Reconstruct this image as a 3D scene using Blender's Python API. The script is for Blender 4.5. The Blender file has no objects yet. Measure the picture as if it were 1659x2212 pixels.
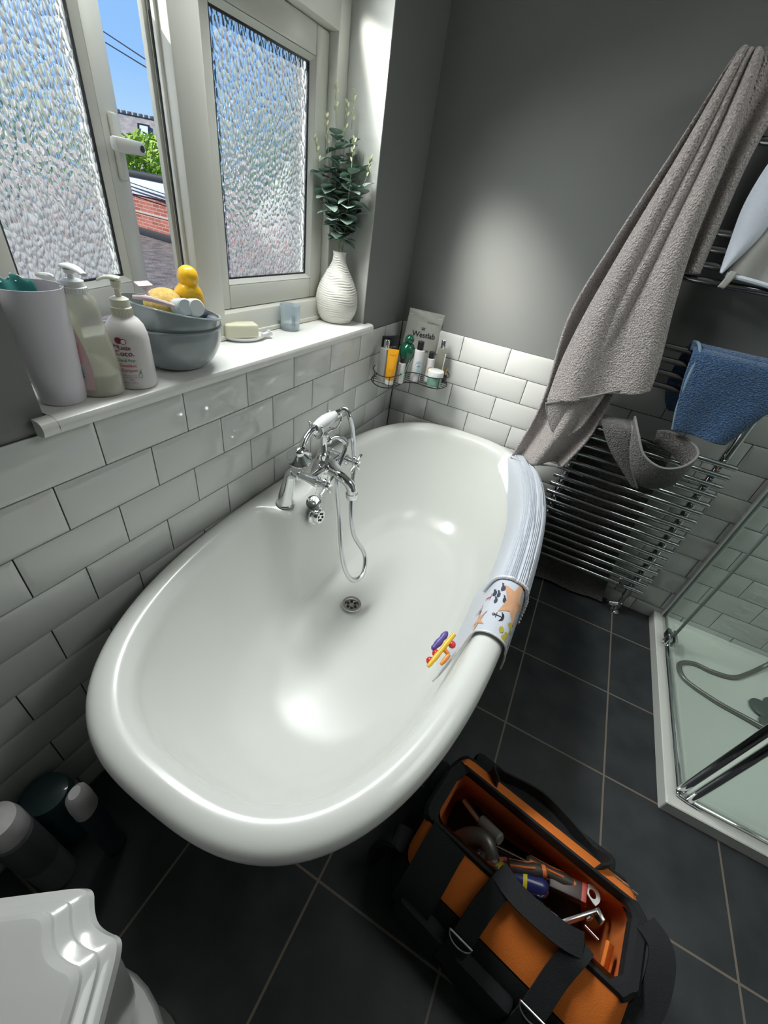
import bpy, bmesh, math, random
from mathutils import Vector, Matrix
rnd = random.Random(7)
PI = math.pi
sc = bpy.context.scene
COL = sc.collection

# ------------------------------------------------------------------ camera
CAM = Vector((0.76693, -1.79083, 1.37239))
cx_ = Vector((0.88096841, 0.45235538, 0.13881378))
cy_ = Vector((0.37293321, -0.48322296, -0.79209621))
cz_ = Vector((-0.29123098, 0.74958000, -0.59440250))
cam = bpy.data.cameras.new('camera')
camo = bpy.data.objects.new('camera', cam)
COL.objects.link(camo)
Rm = Matrix((cx_, -cy_, -cz_)).transposed().to_4x4()
camo.matrix_world = Matrix.Translation(CAM) @ Rm
cam.sensor_fit = 'VERTICAL'
cam.sensor_height = 36.0
cam.lens = 884.44 / 2212 * 36.0
cam.clip_start = 0.02
cam.clip_end = 300
sc.camera = camo

# ------------------------------------------------------------------ light
sc.view_settings.view_transform = 'Standard'
sc.view_settings.look = 'None'
sc.view_settings.exposure = 0.25
sc.view_settings.gamma = 1.0
sc.view_settings.use_curve_mapping = False
sc.cycles.max_bounces = 14
sc.cycles.diffuse_bounces = 8
sc.cycles.glossy_bounces = 6
sc.cycles.transmission_bounces = 8
sc.cycles.transparent_max_bounces = 16
sc.cycles.caustics_refractive = True
sc.cycles.caustics_reflective = False
sc.cycles.blur_glossy = 1.0
sc.cycles.sample_clamp_indirect = 12.0
sc.cycles.use_denoising = True

SUN_STRENGTH = 7.0
SKY_STRENGTH = 0.9
w = bpy.data.worlds.new('world')
sc.world = w
w.use_nodes = True
nt = w.node_tree
nt.nodes.clear()
wo = nt.nodes.new('ShaderNodeOutputWorld')
bg = nt.nodes.new('ShaderNodeBackground')
tc = nt.nodes.new('ShaderNodeTexCoord')
sx = nt.nodes.new('ShaderNodeSeparateXYZ')
cr = nt.nodes.new('ShaderNodeValToRGB')
nt.links.new(tc.outputs['Generated'], sx.inputs[0])
nt.links.new(sx.outputs['Z'], cr.inputs[0])
nt.links.new(cr.outputs[0], bg.inputs[0])
nt.links.new(bg.outputs[0], wo.inputs[0])
bg.inputs[1].default_value = SKY_STRENGTH
e = cr.color_ramp.elements
e[0].position = 0.0
e[0].color = (0.50, 0.72, 0.90, 1)
e[1].position = 1.0
e[1].color = (0.10, 0.25, 0.72, 1)
m_ = e.new(0.12)
m_.color = (0.29, 0.54, 0.93, 1)
m_ = e.new(0.45)
m_.color = (0.20, 0.42, 0.90, 1)

sun = bpy.data.lights.new('sun', 'SUN')
sun.energy = SUN_STRENGTH
sun.angle = math.radians(0.55)
sun.color = (1.0, 0.96, 0.89)
suno = bpy.data.objects.new('sun', sun)
COL.objects.link(suno)
SUND = Vector((0.81, 0.935, -1.11)).normalized()
suno.rotation_euler = SUND.to_track_quat('-Z', 'Y').to_euler()
suno.location = (-3, -4, 5)


def area(name, loc, size, power, aim, color=(1, 1, 1), spread=180):
    l = bpy.data.lights.new(name, 'AREA')
    l.shape = 'RECTANGLE'; l.size, l.size_y = size; l.energy = power; l.color = color
    l.spread = math.radians(spread)
    o = bpy.data.objects.new(name, l); COL.objects.link(o)
    o.location = loc
    o.rotation_euler = (Vector(aim) - Vector(loc)).to_track_quat('-Z', 'Y').to_euler()
    return o
def beam(name, loc, size, power, spread, color):
    p = Vector(loc)
    return area(name, loc, size, power, p + SUND, color, spread)
# added beam lamps inside the window imitate sunlight scattered by the obscure glass
beam('sun_fill_top_corner', (-0.10, -0.53, 1.79), (0.20, 0.10), 1.0, 32, (1.0, 0.98, 0.90))
beam('sun_fill_right_pane', (-0.07, -0.68, 1.42), (0.30, 0.36), 0.6, 60, (1.0, 0.98, 0.92))
# added area lamp before the top lights, standing in for daylight through them
area('daylight_fill_top', (-0.128, -0.91, 1.95), (0.90, 0.24), 18, (0.50, -1.05, 1.17), (0.96, 1.0, 0.98), 125)
# added overhead fill to brighten the interior; no ceiling lamp is known here
area('ceiling_fill', (1.90, -0.75, 2.385), (0.9, 0.9), 9, (1.90, -0.75, 0), (0.98, 1.0, 0.97))

# ------------------------------------------------------------------ materials
def nodes(m):
    m.use_nodes = True
    t = m.node_tree
    return t, t.nodes, t.links

def P(name, col, rough=0.5, metal=0.0, bump=None, var=None, **kw):
    m = bpy.data.materials.new(name)
    t, n, l = nodes(m)
    b = n['Principled BSDF']
    b.inputs['Base Color'].default_value = (*col, 1)
    b.inputs['Roughness'].default_value = rough
    b.inputs['Metallic'].default_value = metal
    for k, v in kw.items():
        key = {'spec': 'Specular IOR Level', 'coat': 'Coat Weight', 'trans': 'Transmission Weight', 'ior': 'IOR',
               'alpha': 'Alpha', 'sheen': 'Sheen Weight', 'sss': 'Subsurface Weight', 'coatr': 'Coat Roughness'}[k]
        b.inputs[key].default_value = v
    if bump or var:
        tc = n.new('ShaderNodeTexCoord')
    if bump:
        s, st = bump[:2]
        nz = n.new('ShaderNodeTexNoise')
        nz.inputs['Scale'].default_value = s
        nz.inputs['Detail'].default_value = bump[2] if len(bump) > 2 else 4
        bp = n.new('ShaderNodeBump')
        bp.inputs['Strength'].default_value = st
        bp.inputs['Distance'].default_value = bump[3] if len(bump) > 3 else 0.002
        l.new(tc.outputs['Object'], nz.inputs['Vector'])
        l.new(nz.outputs['Fac'], bp.inputs['Height'])
        l.new(bp.outputs['Normal'], b.inputs['Normal'])
    if var:
        s, c2 = var[:2]
        nz = n.new('ShaderNodeTexNoise')
        nz.inputs['Scale'].default_value = s
        nz.inputs['Detail'].default_value = 5
        rp = n.new('ShaderNodeValToRGB')
        rp.color_ramp.elements[0].position = var[2] if len(var) > 2 else 0.35
        rp.color_ramp.elements[1].position = var[3] if len(var) > 3 else 0.65
        rp.color_ramp.elements[0].color = (*col, 1)
        rp.color_ramp.elements[1].color = (*c2, 1)
        l.new(tc.outputs['Object'], nz.inputs['Vector'])
        l.new(nz.outputs['Fac'], rp.inputs[0])
        l.new(rp.outputs[0], b.inputs['Base Color'])
    return m

def terry(name, c1, c2):
    m = P(name, c1, 0.95, 0, None, None, sheen=0.3, spec=0.1)
    t, n, l = nodes(m)
    b = n['Principled BSDF']
    tc = n.new('ShaderNodeTexCoord')
    nz = n.new('ShaderNodeTexNoise')
    nz.inputs['Scale'].default_value = 260
    nz.inputs['Detail'].default_value = 5
    nz2 = n.new('ShaderNodeTexVoronoi')
    nz2.inputs['Scale'].default_value = 190
    ad = n.new('ShaderNodeMath')
    ad.operation = 'ADD'
    bp = n.new('ShaderNodeBump')
    bp.inputs['Strength'].default_value = 1.0
    bp.inputs['Distance'].default_value = 0.004
    rp = n.new('ShaderNodeValToRGB')
    rp.color_ramp.elements[0].position = 0.35
    rp.color_ramp.elements[1].position = 0.65
    rp.color_ramp.elements[0].color = (*c1, 1)
    rp.color_ramp.elements[1].color = (*c2, 1)
    for q in (nz, nz2):
        l.new(tc.outputs['Object'], q.inputs['Vector'])
    l.new(nz.outputs['Fac'], ad.inputs[0])
    l.new(nz2.outputs['Distance'], ad.inputs[1])
    l.new(ad.outputs[0], bp.inputs['Height'])
    l.new(bp.outputs['Normal'], b.inputs['Normal'])
    l.new(nz.outputs['Fac'], rp.inputs[0])
    l.new(rp.outputs[0], b.inputs['Base Color'])
    return m

def clearmat(name, tint, gloss=0.1, rough=0.03, body=None, bodyfac=0.0):
    """thin clear plastic or glass: transparent mixed with a glossy coat and optionally a cloudy body"""
    m = bpy.data.materials.new(name)
    t, n, l = nodes(m)
    n.remove(n['Principled BSDF'])
    out = n['Material Output']
    tr = n.new('ShaderNodeBsdfTransparent')
    tr.inputs[0].default_value = (*tint, 1)
    gl = n.new('ShaderNodeBsdfGlossy')
    gl.inputs['Roughness'].default_value = rough
    fr = n.new('ShaderNodeFresnel')
    fr.inputs[0].default_value = 1.45
    mx = n.new('ShaderNodeMixShader')
    ge = n.new('ShaderNodeNewGeometry')
    mm = n.new('ShaderNodeMath'); mm.operation = 'SUBTRACT'; mm.inputs[0].default_value = 1.0
    mu = n.new('ShaderNodeMath'); mu.operation = 'MULTIPLY'
    l.new(ge.outputs['Backfacing'], mm.inputs[1])
    l.new(mm.outputs[0], mu.inputs[0]); l.new(fr.outputs[0], mu.inputs[1])
    l.new(mu.outputs[0], mx.inputs[0])
    last = tr
    if body:
        df = n.new('ShaderNodeBsdfPrincipled')
        df.inputs['Base Color'].default_value = (*body, 1)
        df.inputs['Roughness'].default_value = 0.35
        m2 = n.new('ShaderNodeMixShader')
        m2.inputs[0].default_value = bodyfac
        l.new(tr.outputs[0], m2.inputs[1])
        l.new(df.outputs[0], m2.inputs[2])
        last = m2
    l.new(last.outputs[0], mx.inputs[1])
    l.new(gl.outputs[0], mx.inputs[2])
    l.new(mx.outputs[0], out.inputs[0])
    return m

def frosted(name):
    m = bpy.data.materials.new(name)
    t, n, l = nodes(m)
    n.remove(n['Principled BSDF'])
    out = n['Material Output']
    tc = n.new('ShaderNodeTexCoord')
    mp = n.new('ShaderNodeMapping')
    mp.inputs['Scale'].default_value = (1, 1.35, 1.0)
    nz = n.new('ShaderNodeTexNoise')
    nz.inputs['Scale'].default_value = 26
    nz.inputs['Detail'].default_value = 1.0
    mxv = n.new('ShaderNodeMix')
    mxv.data_type = 'RGBA'
    mxv.blend_type = 'ADD'
    mxv.inputs[0].default_value = 0.016
    vo = n.new('ShaderNodeTexVoronoi')
    vo.feature = 'SMOOTH_F1'
    vo.inputs['Scale'].default_value = 82
    vo.inputs['Smoothness'].default_value = 0.25
    bp = n.new('ShaderNodeBump')
    bp.inputs['Strength'].default_value = 1.0
    bp.inputs['Distance'].default_value = 0.012
    l.new(tc.outputs['Object'], mp.inputs['Vector'])
    l.new(mp.outputs[0], nz.inputs['Vector'])
    l.new(mp.outputs[0], mxv.inputs[6])
    l.new(nz.outputs['Color'], mxv.inputs[7])
    l.new(mxv.outputs[2], vo.inputs['Vector'])
    l.new(vo.outputs['Distance'], bp.inputs['Height'])
    rf = n.new('ShaderNodeBsdfRefraction')
    rf.inputs['IOR'].default_value = 0.90
    rf.inputs['Roughness'].default_value = 0.22
    rf.inputs['Color'].default_value = (0.95, 0.98, 0.99, 1)
    l.new(bp.outputs['Normal'], rf.inputs['Normal'])
    tl = n.new('ShaderNodeBsdfTranslucent')
    tl.inputs['Color'].default_value = (0.9, 0.95, 0.95, 1)
    l.new(bp.outputs['Normal'], tl.inputs['Normal'])
    gl = n.new('ShaderNodeBsdfGlossy')
    gl.inputs['Roughness'].default_value = 0.12
    l.new(bp.outputs['Normal'], gl.inputs['Normal'])
    a = n.new('ShaderNodeMixShader')
    a.inputs[0].default_value = 0.22
    l.new(rf.outputs[0], a.inputs[1])
    l.new(tl.outputs[0], a.inputs[2])
    b = n.new('ShaderNodeMixShader')
    b.inputs[0].default_value = 0.06
    l.new(a.outputs[0], b.inputs[1])
    l.new(gl.outputs[0], b.inputs[2])
    l.new(b.outputs[0], out.inputs[0])
    return m

def transp(name, c=(1, 1, 1)):
    m = bpy.data.materials.new(name)
    t, n, l = nodes(m)
    n.remove(n['Principled BSDF'])
    tr = n.new('ShaderNodeBsdfTransparent')
    tr.inputs[0].default_value = (*c, 1)
    l.new(tr.outputs[0], n['Material Output'].inputs[0])
    return m

def floor_mat():
    m = P('floor_slate_tile', (0.03, 0.033, 0.036), 0.42, 0, None, None, spec=0.35)
    t, n, l = nodes(m)
    b = n['Principled BSDF']
    tc = n.new('ShaderNodeTexCoord')
    sp = n.new('ShaderNodeSeparateXYZ')
    l.new(tc.outputs['Object'], sp.inputs[0])
    masks = []
    for ax, off, pitch in (('X', 0.998, 0.331), ('Y', -0.221, 0.330)):
        s = n.new('ShaderNodeMath'); s.operation = 'SUBTRACT'; s.inputs[1].default_value = off - pitch / 2
        d = n.new('ShaderNodeMath'); d.operation = 'PINGPONG'; d.inputs[1].default_value = pitch / 2
        g = n.new('ShaderNodeMath'); g.operation = 'GREATER_THAN'; g.inputs[1].default_value = pitch / 2 - 0.0028
        l.new(sp.outputs[ax], s.inputs[0]); l.new(s.outputs[0], d.inputs[0]); l.new(d.outputs[0], g.inputs[0])
        masks.append(g)
    mx = n.new('ShaderNodeMath'); mx.operation = 'MAXIMUM'
    l.new(masks[0].outputs[0], mx.inputs[0]); l.new(masks[1].outputs[0], mx.inputs[1])
    nz = n.new('ShaderNodeTexNoise'); nz.inputs['Scale'].default_value = 9; nz.inputs['Detail'].default_value = 8
    l.new(tc.outputs['Object'], nz.inputs['Vector'])
    rp = n.new('ShaderNodeValToRGB')
    rp.color_ramp.elements[0].position = 0.3
    rp.color_ramp.elements[1].position = 0.75
    rp.color_ramp.elements[0].color = (0.022, 0.025, 0.028, 1)
    rp.color_ramp.elements[1].color = (0.048, 0.051, 0.054, 1)
    l.new(nz.outputs['Fac'], rp.inputs[0])
    mc = n.new('ShaderNodeMix'); mc.data_type = 'RGBA'
    mc.inputs[7].default_value = (0.20, 0.165, 0.135, 1)
    l.new(mx.outputs[0], mc.inputs[0]); l.new(rp.outputs[0], mc.inputs[6])
    l.new(mc.outputs[2], b.inputs['Base Color'])
    inv = n.new('ShaderNodeMath'); inv.operation = 'MULTIPLY_ADD'; inv.inputs[1].default_value = -1.5; inv.inputs[2].default_value = 1
    l.new(mx.outputs[0], inv.inputs[0])
    nz2 = n.new('ShaderNodeTexNoise'); nz2.inputs['Scale'].default_value = 60; nz2.inputs['Detail'].default_value = 6
    l.new(tc.outputs['Object'], nz2.inputs['Vector'])
    ad = n.new('ShaderNodeMath'); ad.operation = 'MULTIPLY_ADD'; ad.inputs[1].default_value = 0.5
    l.new(nz2.outputs['Fac'], ad.inputs[0]); l.new(inv.outputs[0], ad.inputs[2])
    bp = n.new('ShaderNodeBump'); bp.inputs['Strength'].default_value = 0.6; bp.inputs['Distance'].default_value = 0.001
    l.new(ad.outputs[0], bp.inputs['Height']); l.new(bp.outputs['Normal'], b.inputs['Normal'])
    return m

def brick_mat():
    m = P('red_brickwork', (0.3, 0.1, 0.07), 0.9)
    t, n, l = nodes(m)
    b = n['Principled BSDF']
    tc = n.new('ShaderNodeTexCoord')
    mp = n.new('ShaderNodeMapping'); mp.inputs['Rotation'].default_value = (PI / 2, 0, 0)
    bk = n.new('ShaderNodeTexBrick')
    bk.inputs['Scale'].default_value = 1.0
    bk.inputs['Brick Width'].default_value = 0.22
    bk.inputs['Row Height'].default_value = 0.058
    bk.inputs['Mortar Size'].default_value = 0.006
    bk.inputs['Color1'].default_value = (0.20, 0.050, 0.036, 1)
    bk.inputs['Color2'].default_value = (0.30, 0.10, 0.07, 1)
    bk.inputs['Mortar'].default_value = (0.32, 0.24, 0.21, 1)
    l.new(tc.outputs['Object'], mp.inputs[0]); l.new(mp.outputs[0], bk.inputs['Vector'])
    l.new(bk.outputs[0], b.inputs['Base Color'])
    return m

M = {}
M['wall'] = P('grey_wall_paint', (0.20, 0.205, 0.20), 0.62, 0, (240, 0.18, 4, 0.001), spec=0.3)
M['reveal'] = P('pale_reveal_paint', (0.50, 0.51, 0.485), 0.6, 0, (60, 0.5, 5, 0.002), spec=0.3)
M['ceil'] = P('white_ceiling_paint', (0.6, 0.6, 0.58), 0.8)
M['grout'] = P('dark_grey_grout', (0.045, 0.047, 0.05), 0.9)
M['tile'] = P('white_glazed_tile', (0.64, 0.645, 0.63), 0.12, 0, (7, 0.15, 2, 0.004), coat=0.3)
M['floor'] = floor_mat()
M['upvc'] = P('white_window_plastic', (0.66, 0.66, 0.61), 0.28, 0, (35, 0.05))
M['gasket'] = P('black_rubber_gasket', (0.012, 0.014, 0.016), 0.5)
M['frost'] = frosted('pebbled_obscure_glass')
M['clearface'] = transp('glass_outer_face', (0.97, 0.99, 0.98))
M['sill'] = P('white_gloss_sill', (0.74, 0.74, 0.71), 0.3, 0, (30, 0.25, 4, 0.002))
M['enamel'] = P('white_bath_enamel', (0.71, 0.72, 0.69), 0.24, 0, None, None, coat=0.28, coatr=0.12)
M['chrome'] = P('polished_chrome', (0.78, 0.79, 0.80), 0.06, 1.0)
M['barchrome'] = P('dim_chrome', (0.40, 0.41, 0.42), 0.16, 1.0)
M['steel'] = P('brushed_steel', (0.55, 0.55, 0.54), 0.25, 1.0)
M['darkhole'] = P('dark_hole', (0.01, 0.01, 0.01), 0.7)
M['white'] = P('white_glazed_ceramic', (0.70, 0.71, 0.71), 0.15, coat=0.4)
M['plastic'] = P('white_plastic', (0.72, 0.73, 0.72), 0.35)
M['terry'] = terry('taupe_grey_terry', (0.31, 0.275, 0.265), (0.58, 0.52, 0.50))
M['terryd'] = terry('dark_grey_terry', (0.085, 0.080, 0.077), (0.20, 0.187, 0.182))
M['terryb'] = terry('blue_terry', (0.035, 0.075, 0.16), (0.085, 0.16, 0.30))
M['hemg'] = P('grey_hem', (0.24, 0.23, 0.22), 0.8)
M['hemb'] = P('pale_blue_hem', (0.20, 0.30, 0.38), 0.8)
M['cotton'] = P('white_cotton', (0.62, 0.66, 0.74), 0.9, 0, (300, 0.4))
M['cottong'] = P('grey_cotton', (0.38, 0.37, 0.35), 0.9, 0, (300, 0.4))
M['black'] = P('black_plastic', (0.012, 0.013, 0.014), 0.35)
M['blackf'] = P('black_webbing', (0.012, 0.013, 0.015), 0.85, 0, (500, 0.6))
M['orange'] = P('orange_nylon', (0.85, 0.21, 0.025), 0.75, 0, (450, 0.4))
M['orange_in'] = P('orange_lining', (0.75, 0.20, 0.04), 0.85)
M['shglass'] = clearmat('shower_glass', (0.90, 0.945, 0.925), rough=0.01)
M['wire'] = P('black_coated_wire', (0.01, 0.01, 0.011), 0.4)

# ------------------------------------------------------------------ mesh builder
class MB:
    def __init__(s):
        s.v = []; s.f = []; s.mi = []
    def add(s, vs, fs, mi=0, T=None):
        o = len(s.v)
        for p in vs:
            p = Vector(p)
            s.v.append(T @ p if T is not None else p)
        for f in fs:
            s.f.append([i + o for i in f]); s.mi.append(mi)
        return s
    def box(s, lo, hi, bev=0.0, mi=0, T=None, seg=2):
        lo = Vector(lo); hi = Vector(hi)
        bm = bmesh.new()
        bmesh.ops.create_cube(bm, size=1)
        for v in bm.verts:
            v.co = Vector([(lo[i] + hi[i]) / 2 + v.co[i] * (hi[i] - lo[i]) for i in range(3)])
        if bev > 0:
            bev = min(bev, min(hi[i] - lo[i] for i in range(3)) * 0.49)
            bmesh.ops.bevel(bm, geom=bm.edges[:], offset=bev, segments=seg, profile=0.5, affect='EDGES')
        bm.verts.index_update()
        s.add([v.co.copy() for v in bm.verts], [[v.index for v in f.verts] for f in bm.faces], mi, T)
        bm.free()
        return s
    def loft(s, rings, capa=True, capb=True, mi=0, T=None, closed=True):
        n = len(rings[0]); vs = [p for r in rings for p in r]; fs = []
        for i in range(len(rings) - 1):
            for j in range(n if closed else n - 1):
                k = (j + 1) % n
                fs.append([i * n + j, i * n + k, (i + 1) * n + k, (i + 1) * n + j])
        if capa: fs.append(list(range(n))[::-1])
        if capb: fs.append([(len(rings) - 1) * n + j for j in range(n)])
        return s.add(vs, fs, mi, T)
    def lathe(s, prof, n=40, mi=0, T=None, sx=1.0, sy=1.0, capa=True, capb=True):
        rings = [[Vector((max(r, 1e-4) * math.cos(2 * PI * j / n) * sx, max(r, 1e-4) * math.sin(2 * PI * j / n) * sy, z)) for j in range(n)] for r, z in prof]
        return s.loft(rings, capa, capb, mi, T)
    def tube(s, path, r, n=12, mi=0, T=None, caps=True, rib=None):
        path = [Vector(p) for p in path]
        if not hasattr(r, '__len__'): r = [r] * len(path)
        t0 = (path[1] - path[0]).normalized()
        up = Vector((0, 0, 1)) if abs(t0.z) < 0.9 else Vector((1, 0, 0))
        nrm = (up - t0 * up.dot(t0)).normalized()
        rings = []
        for i, p in enumerate(path):
            a = path[max(0, i - 1)]; b = path[min(len(path) - 1, i + 1)]
            t = (b - a).normalized()
            nrm = nrm - t * nrm.dot(t)
            if nrm.length < 1e-6: nrm = t.orthogonal()
            nrm.normalize()
            bn = t.cross(nrm)
            rr = r[i] * (1 + (rib if (rib and i % 2) else 0))
            rings.append([p + nrm * (rr * math.cos(2 * PI * j / n)) + bn * (rr * math.sin(2 * PI * j / n)) for j in range(n)])
        return s.loft(rings, caps, caps, mi, T)
    def sphere(s, c, r, n=20, mi=0, T=None, sc3=(1, 1, 1)):
        prof = [(r * math.sin(PI * i / n), -r * math.cos(PI * i / n)) for i in range(n + 1)]
        TT = Matrix.Translation(Vector(c)) @ Matrix.Diagonal((*sc3, 1))
        if T is not None: TT = T @ TT
        return s.lathe(prof, n + 4, mi, TT)
    def grid(s, fn, nu, nv, mi=0, T=None):
        vs = [fn(i / nu, j / nv) for i in range(nu + 1) for j in range(nv + 1)]
        fs = [[i * (nv + 1) + j, (i + 1) * (nv + 1) + j, (i + 1) * (nv + 1) + j + 1, i * (nv + 1) + j + 1] for i in range(nu) for j in range(nv)]
        return s.add(vs, fs, mi, T)
    def build(s, name, mats, parent=None, ang=35, loc=None, rot=None, solid=None, sub=0, fix=True):
        me = bpy.data.meshes.new(name)
        me.from_pydata([tuple(p) for p in s.v], [], s.f)
        if not isinstance(mats, (list, tuple)): mats = [mats]
        for m in mats: me.materials.append(m)
        for p, i in zip(me.polygons, s.mi): p.material_index = i
        if fix:
            bm = bmesh.new(); bm.from_mesh(me)
            bmesh.ops.recalc_face_normals(bm, faces=bm.faces[:])
            bm.to_mesh(me); bm.free()
        me.shade_smooth()
        me.set_sharp_from_angle(angle=math.radians(ang))
        me.update()
        o = bpy.data.objects.new(name, me)
        COL.objects.link(o)
        if parent: o.parent = parent
        if loc is not None: o.location = loc
        if rot is not None: o.rotation_euler = rot
        if sub:
            md = o.modifiers.new('smooth', 'SUBSURF'); md.levels = sub; md.render_levels = sub
        if solid:
            md = o.modifiers.new('thickness', 'SOLIDIFY'); md.thickness = solid; md.offset = 0
        return o

def catmull(pts, k=8):
    pts = [Vector(p) for p in pts]
    out = []
    for i in range(len(pts) - 1):
        p0 = pts[max(0, i - 1)]; p1 = pts[i]; p2 = pts[i + 1]; p3 = pts[min(len(pts) - 1, i + 2)]
        for j in range(k):
            t = j / k
            out.append(0.5 * ((2 * p1) + (p2 - p0) * t + (2 * p0 - 5 * p1 + 4 * p2 - p3) * t * t + (3 * p1 - p0 - 3 * p2 + p3) * t ** 3))
    out.append(pts[-1])
    return out

def interp(tab, x):
    if x <= tab[0][0]: return tab[0][1]
    for (a, va), (b, vb) in zip(tab, tab[1:]):
        if x <= b:
            t = (x - a) / (b - a)
            return va + (vb - va) * t
    return tab[-1][1]

def tag(o, label, cat, group=None):
    o['label'] = label; o['category'] = cat
    if group: o['group'] = group
    return o

def thing(name, label, cat, loc=(0, 0, 0), rz=0.0, group=None):
    o = bpy.data.objects.new(name, None)
    o.empty_display_size = 0.05
    COL.objects.link(o)
    o.location = loc; o.rotation_euler = (0, 0, rz)
    return tag(o, label, cat, group)

def struct(o):
    o['kind'] = 'structure'
    return o

def text2d(body, size):
    cu = bpy.data.curves.new('t', 'FONT')
    cu.body = body; cu.size = size; cu.resolution_u = 3
    cu.align_x = 'CENTER'
    o = bpy.data.objects.new('t', cu)
    COL.objects.link(o)
    dg = bpy.context.evaluated_depsgraph_get()
    dg.update()
    me = bpy.data.meshes.new_from_object(o.evaluated_get(dg))
    vs = [v.co.copy() for v in me.vertices]; fs = [list(p.vertices) for p in me.polygons]
    bpy.data.objects.remove(o); bpy.data.curves.remove(cu); bpy.data.meshes.remove(me)
    return vs, fs

def letter(mb, body, size, mapf, u0=0, v0=0, mi=0, bold=0.0):
    vs, fs = text2d(body, size)
    mb.add([mapf(u0 + p.x, v0 + p.y) for p in vs], fs, mi)
    if bold:
        mb.add([mapf(u0 + p.x + bold, v0 + p.y) for p in vs], fs, mi)

def blob(mb, cx, cy, rx, ry, mapf, mi=0, n=16, hole=0.0):
    pts = [(cx + rx * math.cos(2 * PI * i / n), cy + ry * math.sin(2 * PI * i / n)) for i in range(n)]
    if hole:
        inn = [(cx + rx * hole * math.cos(2 * PI * i / n), cy + ry * hole * math.sin(2 * PI * i / n)) for i in range(n)]
        mb.add([mapf(*p) for p in pts + inn], [[i, (i + 1) % n, n + (i + 1) % n, n + i] for i in range(n)], mi)
    else:
        mb.add([mapf(*p) for p in [(cx, cy)] + pts], [[0, 1 + i, 1 + (i + 1) % n] for i in range(n)], mi)

def poly(mb, pts, mapf, mi=0):
    mb.add([mapf(*p) for p in pts], [list(range(len(pts)))], mi)
# ================================================================== ROOM SHELL
RX, RY, RZ = 2.5, -2.5, 2.4
TT = 0.984            # top of the wall tiles
WY0, WY1, WZ0, WZ1 = -1.455, -0.36, 0.985, 2.15   # window opening

o = MB().box((-0.1, RY - 0.1, -0.1), (RX + 0.1, 0.1, 0)).build('floor', M['floor']); struct(o)
o = MB().box((-0.3, RY - 0.1, RZ), (RX + 0.1, 0.1, RZ + 0.1)).build('ceiling', M['ceil']); struct(o)

def clip_tiles(mb, u0, u1, v0, v1, mapf, uoff, ztop):
    """bevelled brick bond tiles: u along the wall, v up"""
    pw, ph, g = 0.2025, 0.1017, 0.0027
    k = 0
    while True:
        zt = ztop - k * ph; zb = zt - ph
        if zt <= v0 + 0.004: break
        off = uoff + (pw / 2 if k % 2 else 0)
        j = math.floor((u0 - off) / pw) - 1
        while off + j * pw < u1:
            a = max(off + j * pw + g / 2, u0); b = min(off + (j + 1) * pw - g / 2, u1)
            c = max(zb + g / 2, v0); d = zt - g / 2
            if b - a > 0.006 and d - c > 0.006:
                bw = 0.0115
                bx0 = min(bw, (b - a) / 2.2); bz0 = min(bw, (d - c) / 2.2)
                j0 = [(rnd.random() - 0.5) * 0.0008 for _ in range(4)]
                vs = []
                for (uu, vv, hh) in ((a, c, 0), (b, c, 0), (b, d, 0), (a, d, 0),
                                     (a, c, 0.0035), (b, c, 0.0035), (b, d, 0.0035), (a, d, 0.0035),
                                     (a + bx0, c + bz0, 0.0072 + j0[0]), (b - bx0, c + bz0, 0.0072 + j0[1]),
                                     (b - bx0, d - bz0, 0.0072 + j0[2]), (a + bx0, d - bz0, 0.0072 + j0[3])):
                    vs.append(mapf(uu, vv, hh))
                fs = [[8, 9, 10, 11]]
                for q in range(4):
                    r = (q + 1) % 4
                    fs.append([q, r, 4 + r, 4 + q]); fs.append([4 + q, 4 + r, 8 + r, 8 + q])
                mb.add(vs, fs)
            j += 1
        k += 1
    return mb

mb = MB()
mb.box((-0.3, RY, -0.1), (0, 0, WZ0))
mb.box((-0.3, RY, WZ1), (0, 0, RZ))
mb.box((-0.3, RY, WZ0), (0, WY0, WZ1))
mb.box((-0.3, WY1, WZ0), (0, 0, WZ1))
wl = mb.build('wall_left', M['wall']); struct(wl)
mb = MB()                                   # pale painted lining of the window opening
mb.box((-0.19, WY1 - 0.004, WZ0 + 0.03), (0.0012, WY1 + 0.0006, WZ1))
mb.box((-0.19, WY0 - 0.0006, WZ0 + 0.03), (-0.004, WY0 + 0.0005, WZ1))
mb.box((-0.19, WY0, WZ1 - 0.004), (0.0012, WY1, WZ1 + 0.0006))
o = mb.build('reveal_lining', M['reveal'], wl)
gl_ = MB().box((0, RY, 0), (0.0012, 0, TT)).build('grout_bed', M['grout'], wl)
o = clip_tiles(MB(), RY, -0.007, 0, TT, lambda u, v, h: Vector((0.001 + h, u, v)), -1.3828, TT + 0.00017).build('wall_tiling', M['tile'], wl, ang=20)

wb = MB().box((-0.3, 0, -0.1), (RX + 0.1, 0.1, RZ)).build('wall_back', M['wall']); struct(wb)
mb = MB().box((0, -0.0012, 0), (RX, 0, TT))
mb.box((1.56, -0.0012, TT), (RX, 0, 2.1))
mb.build('grout_bed', M['grout'], wb)
mb = clip_tiles(MB(), 0.007, RX, 0, TT, lambda u, v, h: Vector((u, -0.001 - h, v)), 0.2913, TT + 0.00017)
clip_tiles(mb, 1.56, RX, TT + 0.002, 2.1, lambda u, v, h: Vector((u, -0.001 - h, v)), 0.2913, TT + 0.00017 + 0.1017 * 11)
mb.build('wall_tiling', M['tile'], wb, ang=20)

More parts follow.
